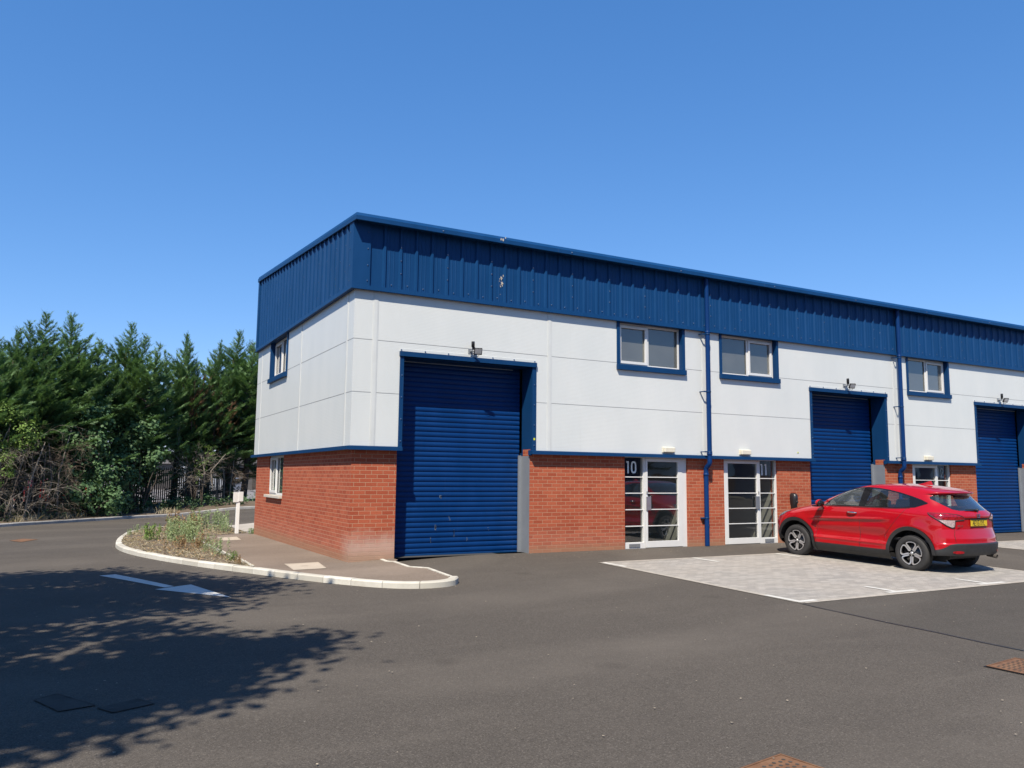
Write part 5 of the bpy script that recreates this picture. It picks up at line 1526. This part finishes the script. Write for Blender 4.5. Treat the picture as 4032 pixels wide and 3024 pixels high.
# x, y, height of the tip, prototype, turn, spread, label
CF = [(-8.9, 18.4, 6.3, 2, .3, 1.1, 'dense conifer at the left edge, its tip cut by the frame'),
      (-7.55, 20.05, 6.5, 2, 1.3, 1.0, 'dense conifer with a lower tip, first whole tip from the left edge'),
      (-6.74, 20.75, 7.1, 0, 2.2, .95, 'conifer with a slightly blunt tip behind the twiggy left thicket'),
      (-5.78, 21.72, 7.85, 1, .4, 1.05, 'tall conifer with a slim nodding tip above the ivy and dead twigs'),
      (-4.52, 22.98, 8.15, 0, 4.1, 1.05, 'tall broad-shouldered conifer, tallest tip on the left half of the row'),
      (-3.68, 23.85, 7.35, 2, 5.0, .85, 'conifer with a bent tip between two taller conifers'),
      (-2.72, 24.85, 8.35, 1, 3.1, 1.05, 'tall conifer with twin tips left of the gap in the row'),
      (-1.5, 26.1, 6.7, 2, .9, .9, 'low conifer filling the gap in the middle of the row'),
      (-.2, 27.4, 8.45, 1, 1.8, .85, 'slim pointed conifer just right of the gap in the row'),
      (.55, 28.3, 7.2, 0, 5.6, .95, 'brown-patched conifer between two pointed conifers right of the gap'),
      (1.46, 29.1, 8.4, 0, .2, .9, 'pointed conifer second from the gap, standing behind the dead branches'),
      (2.75, 30.4, 9.4, 1, 2.7, 1.1, 'tallest conifer, its spike close to the blue end wall'),
      (3.75, 31.4, 8.95, 0, 1.1, 1.0, 'conifer partly hidden by the blue corner of the building'),
      (4.9, 32.6, 8.4, 2, 4.4, 1.1, 'first conifer of the row wholly hidden behind the brick end wall'), (-10.4, 16.6, 6.2, 0, 2.5, 1.1, 'conifer at the near end of the row, past the left edge'), (6.2, 33.8, 8.2, 1, 3.4, 1.1, 'second conifer of the row wholly hidden behind the brick end wall')]
used = set()
for i, (x, y, ht, k, rz, sp, lab) in enumerate(CF):
    if k in used: o = copy_tree(PROTO[k])
    else: o = PROTO[k]; used.add(k)
    o.location = (x, y, -.18); s = (ht + .18) / PH[k]; o.scale = (s * sp, s * sp, s); o.rotation_euler = (0, 0, rz)
    tag(o, lab or 'conifer at the end of the row, out of sight past the frame or the building', 'tree', GT)
# second rank fills the row lower down
for i, (x, y, ht, k, rz) in enumerate(((-8.6, 20.6, 5.6, 1, 1.), (-6.3, 22.6, 5.9, 2, 2.), (-4.2, 24.6, 6.4, 0, 3.), (-2.1, 26.9, 6.2, 2, 4.), (1.0, 30.1, 6.9, 1, 5.), (3.2, 32.6, 7.4, 2, 6.), (-7.6, 21.4, 5.2, 0, .5), (-5.2, 23.9, 5.6, 1, 1.5), (-9.8, 19.2, 5.4, 2, 2.6))):
    o = copy_tree(PROTO[k]); s = ht / PH[k]; o.location = (x, y, -.18); o.scale = (s, s, s); o.rotation_euler = (0, 0, rz)
    tag(o, 'lower conifer in the back rank, showing only between the front conifers', 'tree', 'conifers in the back rank')
# brown dead boughs
def dead_bough(name, c, rx, rz, n, seed, label):
    global npr
    npr = np.random.default_rng(seed); T = thing(name, label, 'branch', c)
    p = npr.normal(size=(n, 3)) * np.array([rx, rx * .6, rz]) * .5
    ax = np.stack([p[:, 0] * .5 + .2 * npr.normal(size=n), p[:, 1] * .5 - .3, .5 + .4 * npr.random(n)], 1); ax /= np.linalg.norm(ax, axis=1, keepdims=True)
    sd = np.cross(ax, rvec(n)); sd /= np.linalg.norm(sd, axis=1, keepdims=True)
    V = sprays(p, ax, sd, npr.uniform(.18, .34, n), npr.uniform(.07, .13, n), 8); leaf_mesh('dead_foliage', V, np.arange(len(V)).reshape(-1, 3), M['conifer_dead'], T)
    mb = MB(); mb.tube([(0, .3, -rz), (.05, 0, 0), (.0, -.2, rz)], [.04, .025, .008], 6)
    mb.build('branch', M['bark'], T)
dead_bough('dead_bough', (.35, 26.7, 5.0), .75, 1.3, 190, 21, 'brown dead conifer bough high in the row, right of the gap')
dead_bough('dead_bough', (1.55, 27.9, 4.1), .9, 1.2, 230, 22, 'rusty brown dead conifer bough above the pale dead branches')

LOBE = np.array([(0, 0), (.16, .22), (.46, .18), (.34, .42), (.56, .66), (.22, .66), (0, 1.0), (-.22, .66), (-.56, .66), (-.34, .42), (-.46, .18), (-.16, .22)])
OVAL = np.array([(0, 0), (.22, .25), (.28, .55), (0, 1.0), (-.28, .55), (-.22, .25)])
def leaves(p, out, size, shape, droop=.3, spread=.7):
    """flat leaves at points p, facing roughly along out"""
    n = len(p); nrm_ = out + rvec(n) * spread + np.array([0, 0, .35]); nrm_ /= np.linalg.norm(nrm_, axis=1, keepdims=True)
    t = np.cross(nrm_, rvec(n)); t /= np.linalg.norm(t, axis=1, keepdims=True); t[:, 2] -= droop; t -= nrm_ * np.sum(t * nrm_, 1, keepdims=True); t /= np.maximum(1e-6, np.linalg.norm(t, axis=1, keepdims=True))
    b = np.cross(nrm_, t); k = len(shape)
    sz = size * npr.uniform(.65, 1.2, n)
    V = p[:, None, :] + (b[:, None, :] * shape[None, :, 0, None] + t[:, None, :] * shape[None, :, 1, None]) * sz[:, None, None]
    V += nrm_[:, None, :] * (-.18 * np.abs(shape[None, :, 0, None]) * sz[:, None, None])
    return V.reshape(-1, 3), np.arange(n * k).reshape(-1, k)
def shrub(name, label, loc, clumps, n, size, shape, mat, seed, group=None, stems=9):
    """leaf clumps (centre, radii) carried on stems from the base"""
    global npr
    npr = np.random.default_rng(seed); T = thing(name, label, 'shrub', loc, 0, group); Ps = []; Os = []
    tot = sum(r[0] * r[2] for _, r in clumps)
    for c, r in clumps:
        m_ = int(n * r[0] * r[2] / tot)
        o_ = rvec(m_); rad = npr.random(m_) ** .33; hol = npr.random(m_)
        q = o_ * rad[:, None] * np.array(r)
        # break the clump into tufts
        tuft = rvec(max(5, m_ // 14)) * (npr.random((max(5, m_ // 14), 1)) ** .4) * np.array(r); q = tuft[npr.integers(0, len(tuft), m_)] + npr.normal(size=(m_, 3)) * min(r) * .20
        Ps.append(np.array(c) + q); oo = q / np.array(r); Os.append(oo / np.maximum(.2, np.linalg.norm(oo, axis=1, keepdims=True)))
    V, F = leaves(np.concatenate(Ps), np.concatenate(Os), size, shape); leaf_mesh('foliage', V, F, mat, T)
    mb = MB()
    for i in range(stems):
        c, r = clumps[i % len(clumps)]; a = Vector((c[0] * .35 + rnd.uniform(-.2, .2), c[1] * .3 + rnd.uniform(-.15, .15), -.1)); b = Vector(c) + Vector((rnd.uniform(-.6, .6) * r[0], rnd.uniform(-.6, .6) * r[1], rnd.uniform(-.2, .7) * r[2]))
        md = (a + b) / 2 + Vector((rnd.uniform(-.2, .2), rnd.uniform(-.2, .2), .15)); mb.tube([a, md, b], [.03, .02, .006], 6)
    mb.build('stem', M['bark'], T); return T
shrub('sycamore_shrub', 'broad-leaved sycamore shrub growing up the front of the conifers, right of the dead thicket', (-4.15, 21.5, -.15),
      [((-.1, .3, 4.4), (.75, .5, .65)), ((.45, .4, 3.9), (.7, .5, .7)), ((-.75, .1, 3.3), (.65, .5, .6)), ((.1, .0, 2.8), (.9, .55, .8)), ((-.9, -.2, 1.9), (.7, .5, .7)), ((.6, .1, 1.7), (.8, .5, .8)), ((-.3, -.4, .9), (1.0, .5, .75)), ((.9, -.2, .6), (.8, .5, .6))], 4600, .125, LOBE, M['maple'], 31)
shrub('sycamore_shrub', 'dark broad-leaved shrub low in front of the middle conifers, where the fence first shows', (-2.2, 23.4, -.15),
      [((.2, .3, 3.6), (.9, .5, .7)), ((-.5, .1, 2.6), (.8, .5, .8)), ((.7, .3, 2.4), (.7, .5, .6)), ((-.4, -.1, 1.3), (.75, .5, .9)), ((-.6, -.3, .5), (.7, .4, .5))], 3200, .12, LOBE, M['maple'], 32)
shrub('ivy_shrub', 'bright green ivy topping the dead thicket at the left edge', (-6.75, 18.5, -.15),
      [((-.75, .2, 3.55), (.9, .45, .42)), ((.05, .3, 3.75), (.55, .4, .42)), ((.75, .25, 3.0), (.45, .4, .62)), ((.1, .1, 2.55), (.35, .35, .5)), ((.25, -.1, 1.95), (.28, .3, .55)), ((-.3, -.2, 1.35), (.4, .3, .35))], 3000, .095, OVAL, M['ivy'], 33)
shrub('ivy_shrub', 'yellow-green climber hanging among the pale dead branches near the fence gaps', (.55, 25.5, -.1),
      [((-.5, .1, 2.75), (.5, .3, .4)), ((.35, .1, 2.85), (.5, .3, .35)), ((.2, .0, 2.1), (.3, .3, .45)), ((.1, 0, 1.6), (.22, .25, .4))], 620, .10, OVAL, M['ivy'], 34)
shrub('bramble', 'low dark bramble at the foot of the trees left of the fence gaps', (-3.5, 22.2, -.12), [((-.9, 0, .4), (.9, .5, .45)), ((.4, .1, .45), (.9, .5, .5))], 700, .13, OVAL, M['maple'], 35, None, 5)
shrub('bramble', 'low dark undergrowth under the fence right of the dead branches', (2.4, 27.3, -.12), [((-1.4, .3, .3), (1.0, .5, .4)), ((.2, .5, .3), (1.0, .5, .38)), ((1.5, 1.5, .3), (1.0, .5, .38))], 800, .12, OVAL, M['maple'], 36, None, 5)
shrub('bramble', 'low dark undergrowth beneath the first fence gaps', (-.6, 24.9, -.12), [((-.9, .2, .32), (.8, .5, .4)), ((.4, .3, .3), (.9, .5, .36)), ((1.5, .8, .3), (.9, .5, .36))], 800, .12, OVAL, M['maple'], 37, None, 5)
shrub('dark_shrub', 'tall dark shrub added to deepen the shade behind the dead thicket at the left edge', (-7.6, 20.3, -.15), [((-.9, 0, .9), (1.1, .4, 1.0)), ((.6, .1, .9), (1.1, .4, 1.0)), ((-.4, .1, 2.3), (1.2, .4, .8)), ((.9, .2, 2.2), (.9, .4, .8))], 1500, .14, OVAL, M['shade_leaf'], 38)  # dark shrubs added to deepen the shade and close bright gaps
shrub('dark_shrub', 'tall dark shrub added to deepen the shade between the thicket and the broad-leaved shrub', (-5.7, 22.0, -.15), [((-.7, 0, .8), (1.0, .4, .9)), ((.6, .1, .8), (1.0, .4, .9)), ((-.1, .1, 2.1), (1.1, .4, .8))], 1300, .14, OVAL, M['shade_leaf'], 39)
shrub('dark_shrub', 'dark shrub added between the broad-leaved shrubs to darken and hide the fence', (-3.7, 23.7, -.15), [((-.8, 0, .8), (.9, .4, .9)), ((.5, .1, .8), (.9, .4, .9)), ((-.2, .1, 2.0), (1.1, .4, .8))], 1500, .13, OVAL, M['shade_leaf'], 40)
shrub('dark_shrub', 'dark shrub added left of the first fence gap to darken and hide the fence foot', (-2.3, 25.0, -.15), [((-.5, 0, .8), (.7, .4, .9)), ((.3, .1, 1.9), (.7, .4, .7))], 1000, .13, OVAL, M['shade_leaf'], 41)
for k_ in range(9):      # low dark brambles added behind the far kerb to darken the verge
    i_ = int(len(fi) * (.33 + .053 * k_)); dx, dy = fo[i_][0] - fi[i_][0], fo[i_][1] - fi[i_][1]; L_ = math.hypot(dx, dy)
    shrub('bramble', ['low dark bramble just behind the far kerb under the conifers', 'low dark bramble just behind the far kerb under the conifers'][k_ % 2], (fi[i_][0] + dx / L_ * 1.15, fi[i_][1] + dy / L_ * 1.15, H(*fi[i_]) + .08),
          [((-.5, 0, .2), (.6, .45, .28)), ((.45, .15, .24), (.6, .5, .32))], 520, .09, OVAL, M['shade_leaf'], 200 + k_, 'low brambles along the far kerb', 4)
# ivy-wrapped lower trunks that darken the foot of the row
for i, (x, y, lab) in enumerate(((-1.75, 25.6, 'dark leafy column round a trunk left of the first fence gap'), (-.15, 27.0, 'dark leafy column round a trunk between the fence gaps'), (1.4, 28.6, 'dark leafy column round a trunk in the middle of the fence gaps'), (2.75, 30.0, 'dark leafy column round the trunk behind the white post'))):
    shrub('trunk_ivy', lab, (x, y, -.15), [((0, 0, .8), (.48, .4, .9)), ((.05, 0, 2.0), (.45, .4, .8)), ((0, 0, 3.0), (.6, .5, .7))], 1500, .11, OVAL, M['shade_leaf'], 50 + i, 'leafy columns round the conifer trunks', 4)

def thicket(name, label, loc, n, ext, seed, mat):
    """tangle of dead branching twigs"""
    r_ = random.Random(seed); T = thing(name, label, 'thicket', loc); mb = MB(); mb2 = MB()
    def grow(m_, p, d, L_, r0, lev):
        pts = [p]; q = p
        for k in range(4):
            d = (d + Vector((r_.uniform(-.35, .35), r_.uniform(-.35, .35), r_.uniform(-.38, .22)))).normalized(); q = q + d * L_ / 4; pts.append(q)
        m_.tube(pts, [r0, r0 * .8, r0 * .6, r0 * .4, r0 * .2], 4, 0, False)
        if lev:
            for k in range(r_.randint(3, 5)):
                grow(m_, pts[r_.randint(1, 4)], (d + Vector((r_.uniform(-1, 1), r_.uniform(-1, .5), r_.uniform(-.7, .7)))).normalized(), L_ * .55, r0 * .5, lev - 1)
    for i in range(n):
        p = Vector((r_.uniform(-ext[0], ext[0]), r_.uniform(-ext[1], ext[1]), r_.uniform(.0, ext[2] * .8)))
        grow(mb, p, Vector((r_.uniform(-.7, .7), r_.uniform(-1, .1), r_.uniform(-.2, 1.))).normalized(), r_.uniform(.6, 1.4), r_.uniform(.006, .012), 2)
    mb.build('twig', mat, T)
    for i in range(max(2, n // 20)):
        x = r_.uniform(-ext[0], ext[0]); z = ext[2] * r_.uniform(.75, 1.05); mb2.tube([(x, 0, -.1), (x + r_.uniform(-.2, .2), -.1, z * .5), (x + r_.uniform(-.3, .5), -.1, z)], [.03, .026, .014], 7)
    mb2.build('stem', M['twig'], T); return T
M['twig_dark'] = plain('old_twig', (.22, .17, .13), .9, 0, .35, 6)
thicket('dead_thicket', 'tangle of bare grey dead twigs under the ivy at the left edge', (-6.95, 19.1, -.15), 120, (1.3, .45, 3.3), 61, M['twig'])
thicket('dead_thicket', 'bare dead twigs between the ivy and the broad-leaved shrub', (-5.35, 20.8, -.15), 80, (.85, .4, 3.2), 60, M['twig_dark'])
thicket('dead_branches', 'pale bare dead branches hanging over the fence gaps', (.6, 25.6, .9), 26, (.8, .3, 1.9), 63, M['twig'])
thicket('dead_branches', 'dark hanging dead creeper on the trunk behind the white post', (2.55, 28.9, .2), 26, (.45, .3, 2.6), 64, M['twig_dark'])

# ------------------------------------------------------------------ planting bed: weeds, dry grass, litter
def weed(seed, h, n, mat, spread=.10):
    """bushy upright weed: stems feathered with narrow leaves"""
    global npr
    npr = np.random.default_rng(seed); T = thing('weed', None, 'weed'); Ps = []; Os = []; mb = MB()
    for k in range(n):
        a = npr.random() * 6.28; l = h * npr.uniform(.55, 1.0); d = np.array([math.cos(a) * npr.random() * .28, math.sin(a) * npr.random() * .28, 1.]); d /= np.linalg.norm(d)
        b = np.array([npr.normal() * spread, npr.normal() * spread, 0]); mb.tube([b, b + d * l * .5, b + d * l + np.array([math.cos(a), math.sin(a), 0]) * .05], [.006, .004, .002], 4)
        m_ = int(48 * l / .6); t = npr.random(m_) ** .8; wd_ = .075 * (1.1 - t)
        ang = npr.random(m_) * 6.28; o_ = np.stack([np.cos(ang), np.sin(ang), np.full(m_, .7)], 1)
        Ps.append(b + d * (l * (.08 + .95 * t))[:, None] + o_ * wd_[:, None] * npr.random((m_, 1))); Os.append(o_)
    V, F = leaves(np.concatenate(Ps), np.concatenate(Os), .06, OVAL * np.array([.55, 1.]), -.5, .9); leaf_mesh('foliage', V, F, mat, T); mb.build('stem', mat, T); return T
WP = [weed(71, .72, 10, M['weed']), weed(72, .55, 11, M['weed'], .14), weed(73, .36, 14, M['weed_dry'], .15), weed(74, .42, 22, M['ivy'], .10)]
WS = [(-2.62, 8.0, 3, 1.15, 'bright green bushy weed on the left of the bed'), (-2.75, 11.0, 1, .6, 'small pale weed on the far left kerb of the bed'), (-3.0, 10.2, 1, .45, 'tiny weed at the far left tip of the bed'),
      (-2.25, 5.9, 0, .95, 'tall green weed left of centre in the bed, nearest the front kerb'), (-2.2, 7.5, 0, 1.1, 'tall feathery weed left of centre in the bed'), (-1.98, 6.9, 1, 1.2, 'dense weed in the middle of the bed'),
      (-1.85, 6.3, 0, 1.05, 'tall weed in the middle of the bed by the edging strip'), (-1.72, 7.2, 0, 1.25, 'tallest weed, in the middle of the bed'), (-2.05, 8.2, 1, 1.3, 'broad weed behind the tallest weed'),
      (-1.3, 10.9, 2, 1.9, 'dark brown dried weed at the back of the bed'), (-1.75, 11.6, 2, 1.8, 'brown dried weed at the back left of the bed'), (-1.1, 12.3, 0, 1.0, 'spiky weed behind the brown dried weed'),
      (-.62, 11.2, 1, 1.35, 'broad weed at the back of the bed near the post'), (-.35, 11.9, 0, 1.1, 'tall weed directly left of the white post'), (-.75, 12.6, 0, 1.15, 'tall spiky weed at the very back of the bed'), (-.42, 10.4, 1, .9, 'green weed at the foot of the white post'),
      (-2.3, 4.75, 2, 1.0, 'rust-brown dried weed near the front kerb'), (-2.0, 4.5, 2, .8, 'small rust-brown dried weed beside another by the front kerb'), (-1.75, 5.2, 2, 1.0, 'brown dried weed against the edging strip'), (-1.68, 4.9, 1, .7, 'grey-green weed against the edging strip'),
      (-1.78, 2.75, 1, .85, 'grey-green weed toward the narrow end of the bed'), (-1.70, 1.6, 3, .5, 'small weed at the narrow end of the bed'), (-1.9, 3.6, 1, .45, 'low weed among brown litter in the narrow half of the bed'), (-1.72, .95, 2, .5, 'last tuft at the very tip of the bed'),
      (.02, 9.0, 3, .45, 'weed in the joint between the pavement and the building')]
used = set()
for x, y, k, s, lab in WS:
    if k in used: o = copy_tree(WP[k])
    else: o = WP[k]; used.add(k)
    o.location = (x, y, H(x, y) + UP - .01); s *= .86; o.scale = (s, s, s); o.rotation_euler = (0, 0, rnd.uniform(0, 6.28)); tag(o, lab, 'weed', 'weeds in the kerbed planting bed')
# grass and litter that nobody could count
poly = bed
def in_poly(x, y, poly):
    c = False
    for (a, b), (d, e) in zip(poly, poly[1:] + poly[:1]):
        if (b > y) != (e > y) and x < (d - a) * (y - b) / (e - b) + a: c = not c
    return c
npr = np.random.default_rng(91); pts = []
while len(pts) < 9500:
    x, y = npr.uniform(-3.4, 0), npr.uniform(.2, 15)
    if in_poly(x, y, poly): pts.append((x, y, H(x, y) + UP))
pts = np.array(pts); n = len(pts)
o_ = np.stack([npr.normal(size=n), npr.normal(size=n), npr.uniform(.1, .9, n)], 1); o_ /= np.linalg.norm(o_, axis=1, keepdims=True)
BLADE = np.array([(-.028, 0), (.028, 0), (.02, .5), (0, 1.0), (-.02, .5)])
def blades(pts, d, L_):
    n = len(pts); s = np.cross(d, rvec(n)); s /= np.linalg.norm(s, axis=1, keepdims=True)
    V = pts[:, None, :] + (s[:, None, :] * BLADE[None, :, 0, None] * 1.3 + d[:, None, :] * BLADE[None, :, 1, None]) * L_[:, None, None]
    V[:, 3, 2] -= .25 * L_; return V.reshape(-1, 3), np.arange(n * 5).reshape(-1, 5)
V, F = blades(pts, o_, npr.uniform(.04, .13, n)); tag(leaf_mesh('dry_grass', V, F, M['straw']), 'dry straw-coloured grass covering the planting bed', 'grass', kind='stuff')
k = 1500; sel = pts[npr.integers(0, n, k)] + np.array([0, 0, .02]); o2 = np.stack([npr.normal(size=k) * .4, npr.normal(size=k) * .4, np.ones(k)], 1)
V, F = leaves(sel, o2, .05, OVAL, 0, .5); tag(leaf_mesh('leaf_litter', V, F, M['weed_dry']), 'brown dead leaf litter in the planting bed', 'leaf litter', kind='stuff')
# tufts of long grass on the verge
pts = []
for _ in range(1100):
    i = npr.integers(200, len(fi) - 250); off_ = .35 + abs(npr.normal()) * 1.1; p = fi[i]; q = fo[i]; d = math.dist(p, q); t = off_ / d
    pts.append((p[0] + (q[0] - p[0]) * t + npr.normal() * .03, p[1] + (q[1] - p[1]) * t + npr.normal() * .03, H(*p) + .11))
ctr = np.array(pts)[npr.integers(0, len(pts), 90)]; pts = np.repeat(ctr, 22, 0) + npr.normal(size=(90 * 22, 3)) * np.array([.10, .10, 0]); n = len(pts)
o_ = np.stack([npr.normal(size=n) * .45, npr.normal(size=n) * .45, np.ones(n)], 1); o_ /= np.linalg.norm(o_, axis=1, keepdims=True)
V, F = blades(pts, o_, npr.uniform(.12, .42, n)); tag(leaf_mesh('verge_grass', V, F, M['straw']), 'dry long grass along the back of the far kerb', 'grass', kind='stuff')
# pale grit and leaf scraps on the tarmac
npr = np.random.default_rng(97); pts = []
for _ in range(300):
    x, y = npr.uniform(-6, 9), npr.uniform(-13, 1.5)
    if not (4 < x < 11.5 and -6.5 < y < -1.5) and not in_poly(x, y, foot) and y < -.2: pts.append((x, y, H(x, y) + .016))
for _ in range(150): pts.append((npr.uniform(.9, 11), npr.uniform(-.9, -.05), 0)); pts[-1] = (pts[-1][0], pts[-1][1], H(pts[-1][0], pts[-1][1]) + .012)
for _ in range(260):
    i = npr.integers(100, len(fk) - 100); p = fk[i]; pts.append((p[0] + .714 * abs(npr.normal()) * .35, p[1] - .7 * abs(npr.normal()) * .35, H(*p) + .012))
for _ in range(160):
    i = npr.integers(60, len(kp) - 5); p = kp[i]; a = kp[i - 1]; t = Vector((p[0] - a[0], p[1] - a[1])).normalized(); d = abs(npr.normal()) * .12 + .01; pts.append((p[0] + t.y * d, p[1] - t.x * d, H(*p) + .012))
pts = np.array(pts); n = len(pts); V, F = leaves(pts, np.tile(np.array([[0, 0, 3.]]), (n, 1)), .021, OVAL * np.array([1.4, 1.]), 0, .4)
M['scrap'] = plain('leaf_scrap', (.42, .36, .27), .8, 0, .4, 30)
tag(leaf_mesh('leaf_scraps', V, F, M['scrap']), 'pale leaf scraps and grit scattered on the tarmac', 'leaf litter', kind='stuff')

# ------------------------------------------------------------------ broad-leaved trees left of the camera that shade the road
def broadleaf(label, loc, crown, n, seed, leaf=.17):
    global npr
    npr = np.random.default_rng(seed); T = thing('broadleaf_tree', label, 'tree', loc, 0, 'broad-leaved trees beside the road'); Ps = []; Os = []; mb = MB()
    mb.tube([(0, 0, -.2), (.1, .05, 1.5), (.0, .15, 3.2), (.1, .1, 4.6)], [.2, .16, .13, .08], 9)
    tot = sum(r[0] * r[1] for _, r in crown)
    for c, r in crown:
        m_ = int(n * r[0] * r[1] / tot); nt = max(8, m_ // 26)
        u = rvec(nt); tc_ = u * (npr.random((nt, 1)) ** .45) * np.array(r); ids = npr.integers(0, nt, m_)
        q = tc_[ids] + npr.normal(size=(m_, 3)) * np.array([.26, .26, .16]); Ps.append(np.array(c) + q); Os.append(rvec(m_) + np.array([0, 0, .8]))
        mb.tube([(0, .1, 3.0), tuple(np.array(c) * .55 + np.array([0, 0, 1.6])), tuple(c)], [.09, .06, .03], 6)
        for t in tc_[::3]: mb.tube([tuple(c), tuple(np.array(c) + t * .6 + np.array([0, 0, .1])), tuple(np.array(c) + t)], [.025, .014, .005], 4)
    V, F = leaves(np.concatenate(Ps), np.concatenate(Os), leaf, OVAL * np.array([1.2, 1.]), .3, .6); leaf_mesh('crown', V, F, M['tree_leaf'], T); mb.build('trunk', M['bark'], T)
def shade_crown(base, discs):
    """crown clumps placed so their shade falls round the given ground spots (x, y, radius, height)"""
    k = (SUN.x / SUN.z, SUN.y / SUN.z)
    return [((gx + k[0] * z - base[0], gy + k[1] * z - base[1], z), (r, r, r * .55)) for gx, gy, r, z in discs]
b_ = (-9.6, -4.6, -.2)
broadleaf('broad-leaved tree standing left of the road, throwing the farther patch of shade', b_, shade_crown(b_,
          [(-5.3, .6, 1.3, 6.2), (-4.1, .75, 1.0, 6.8), (-3.2, -.1, .9, 7.4), (-2.5, -1.1, .8, 8.4), (-2.0, -1.75, .45, 9.0), (-4.8, -1.2, 1.3, 6.6), (-3.7, -1.7, 1.0, 7.4), (-3.1, -2.9, .65, 8.2), (-4.5, -3.2, 1.0, 7.0), (-5.8, -2.6, 1.4, 6.0), (-6.2, -4.6, .9, 5.6)]), 15000, 101)
b_ = (-9.9, -10.3, -.2)
broadleaf('broad-leaved tree nearest the camera on the left, throwing the nearer patch of shade', b_, shade_crown(b_,
          [(-5.4, -7.0, 1.1, 6.2), (-4.5, -6.9, .95, 7.0), (-3.6, -6.6, .8, 7.4), (-3.1, -6.2, .7, 8.2), (-2.5, -5.98, .42, 8.8), (-2.1, -5.95, .24, 9.0), (-4.8, -4.7, .55, 6.8), (-3.7, -4.5, .4, 7.6), (-5.3, -5.7, .7, 6.4), (-3.5, -7.4, .5, 7.4), (-4.4, -7.8, .55, 7.0), (-3.5, -5.5, .45, 8.0), (-5.3, -8.3, .7, 6.4)]), 11000, 102)
# tree line across the estate behind the camera, seen in the door glass
for i in range(15):
    o = copy_tree(PROTO[i % 3]); s = rnd.uniform(.95, 1.3); o.location = (-14 + i * 4.6 + rnd.uniform(-1, 1), -46 - rnd.uniform(0, 3), -.6); o.scale = (s * 1.9, s * 1.6, s); o.rotation_euler = (0, 0, rnd.uniform(0, 6)); tag(o, 'conifer in the tree line across the estate, mirrored dark in the door glass', 'tree', 'conifers across the estate behind the camera')

# the facing block of units across the estate, seen only mirrored in the glass
T = thing('industrial_building', 'facing block of units behind the camera, mirrored dark in the door glass', 'building', (10, -44, -.2))
mb = MB(); mb.box(-30, 96, -9, 0, 0, 2.1); mb.build('brick_wall', M['brick_x'], T)
mb = MB(); mb.box(-30, 96, -9, .06, 2.1, 5.2); mb.build('cladding_panel', M['clad'], T)
mb = MB(); mb.box(-30.1, 96.1, -9.1, .12, 5.2, 7.4); mb.build('metal_band', M['band'], T)
for k in range(17):
    mb = MB(); mb.box(-28 + k * 7, -25.2 + k * 7, .061, .09, 0.02, 3.9); mb.build('roller_shutter', M['shutter'], T)

# one trim of every surface's reflectance for the picture's exposure
for m in bpy.data.materials:
    for k in [n for n in m.node_tree.nodes if n.type in ('BSDF_PRINCIPLED', 'BSDF_DIFFUSE', 'BSDF_TRANSLUCENT')]:
        c = k.inputs[0]; mx = m.node_tree.nodes.new('ShaderNodeMix'); mx.data_type = 'RGBA'; mx.blend_type = 'MULTIPLY'
        mx.inputs[0].default_value = 1; mx.inputs[7].default_value = (.69, .69, .69, 1)
        if c.links: m.node_tree.links.new(c.links[0].from_socket, mx.inputs[6])
        else: mx.inputs[6].default_value = c.default_value
        m.node_tree.links.new(mx.outputs[2], c)
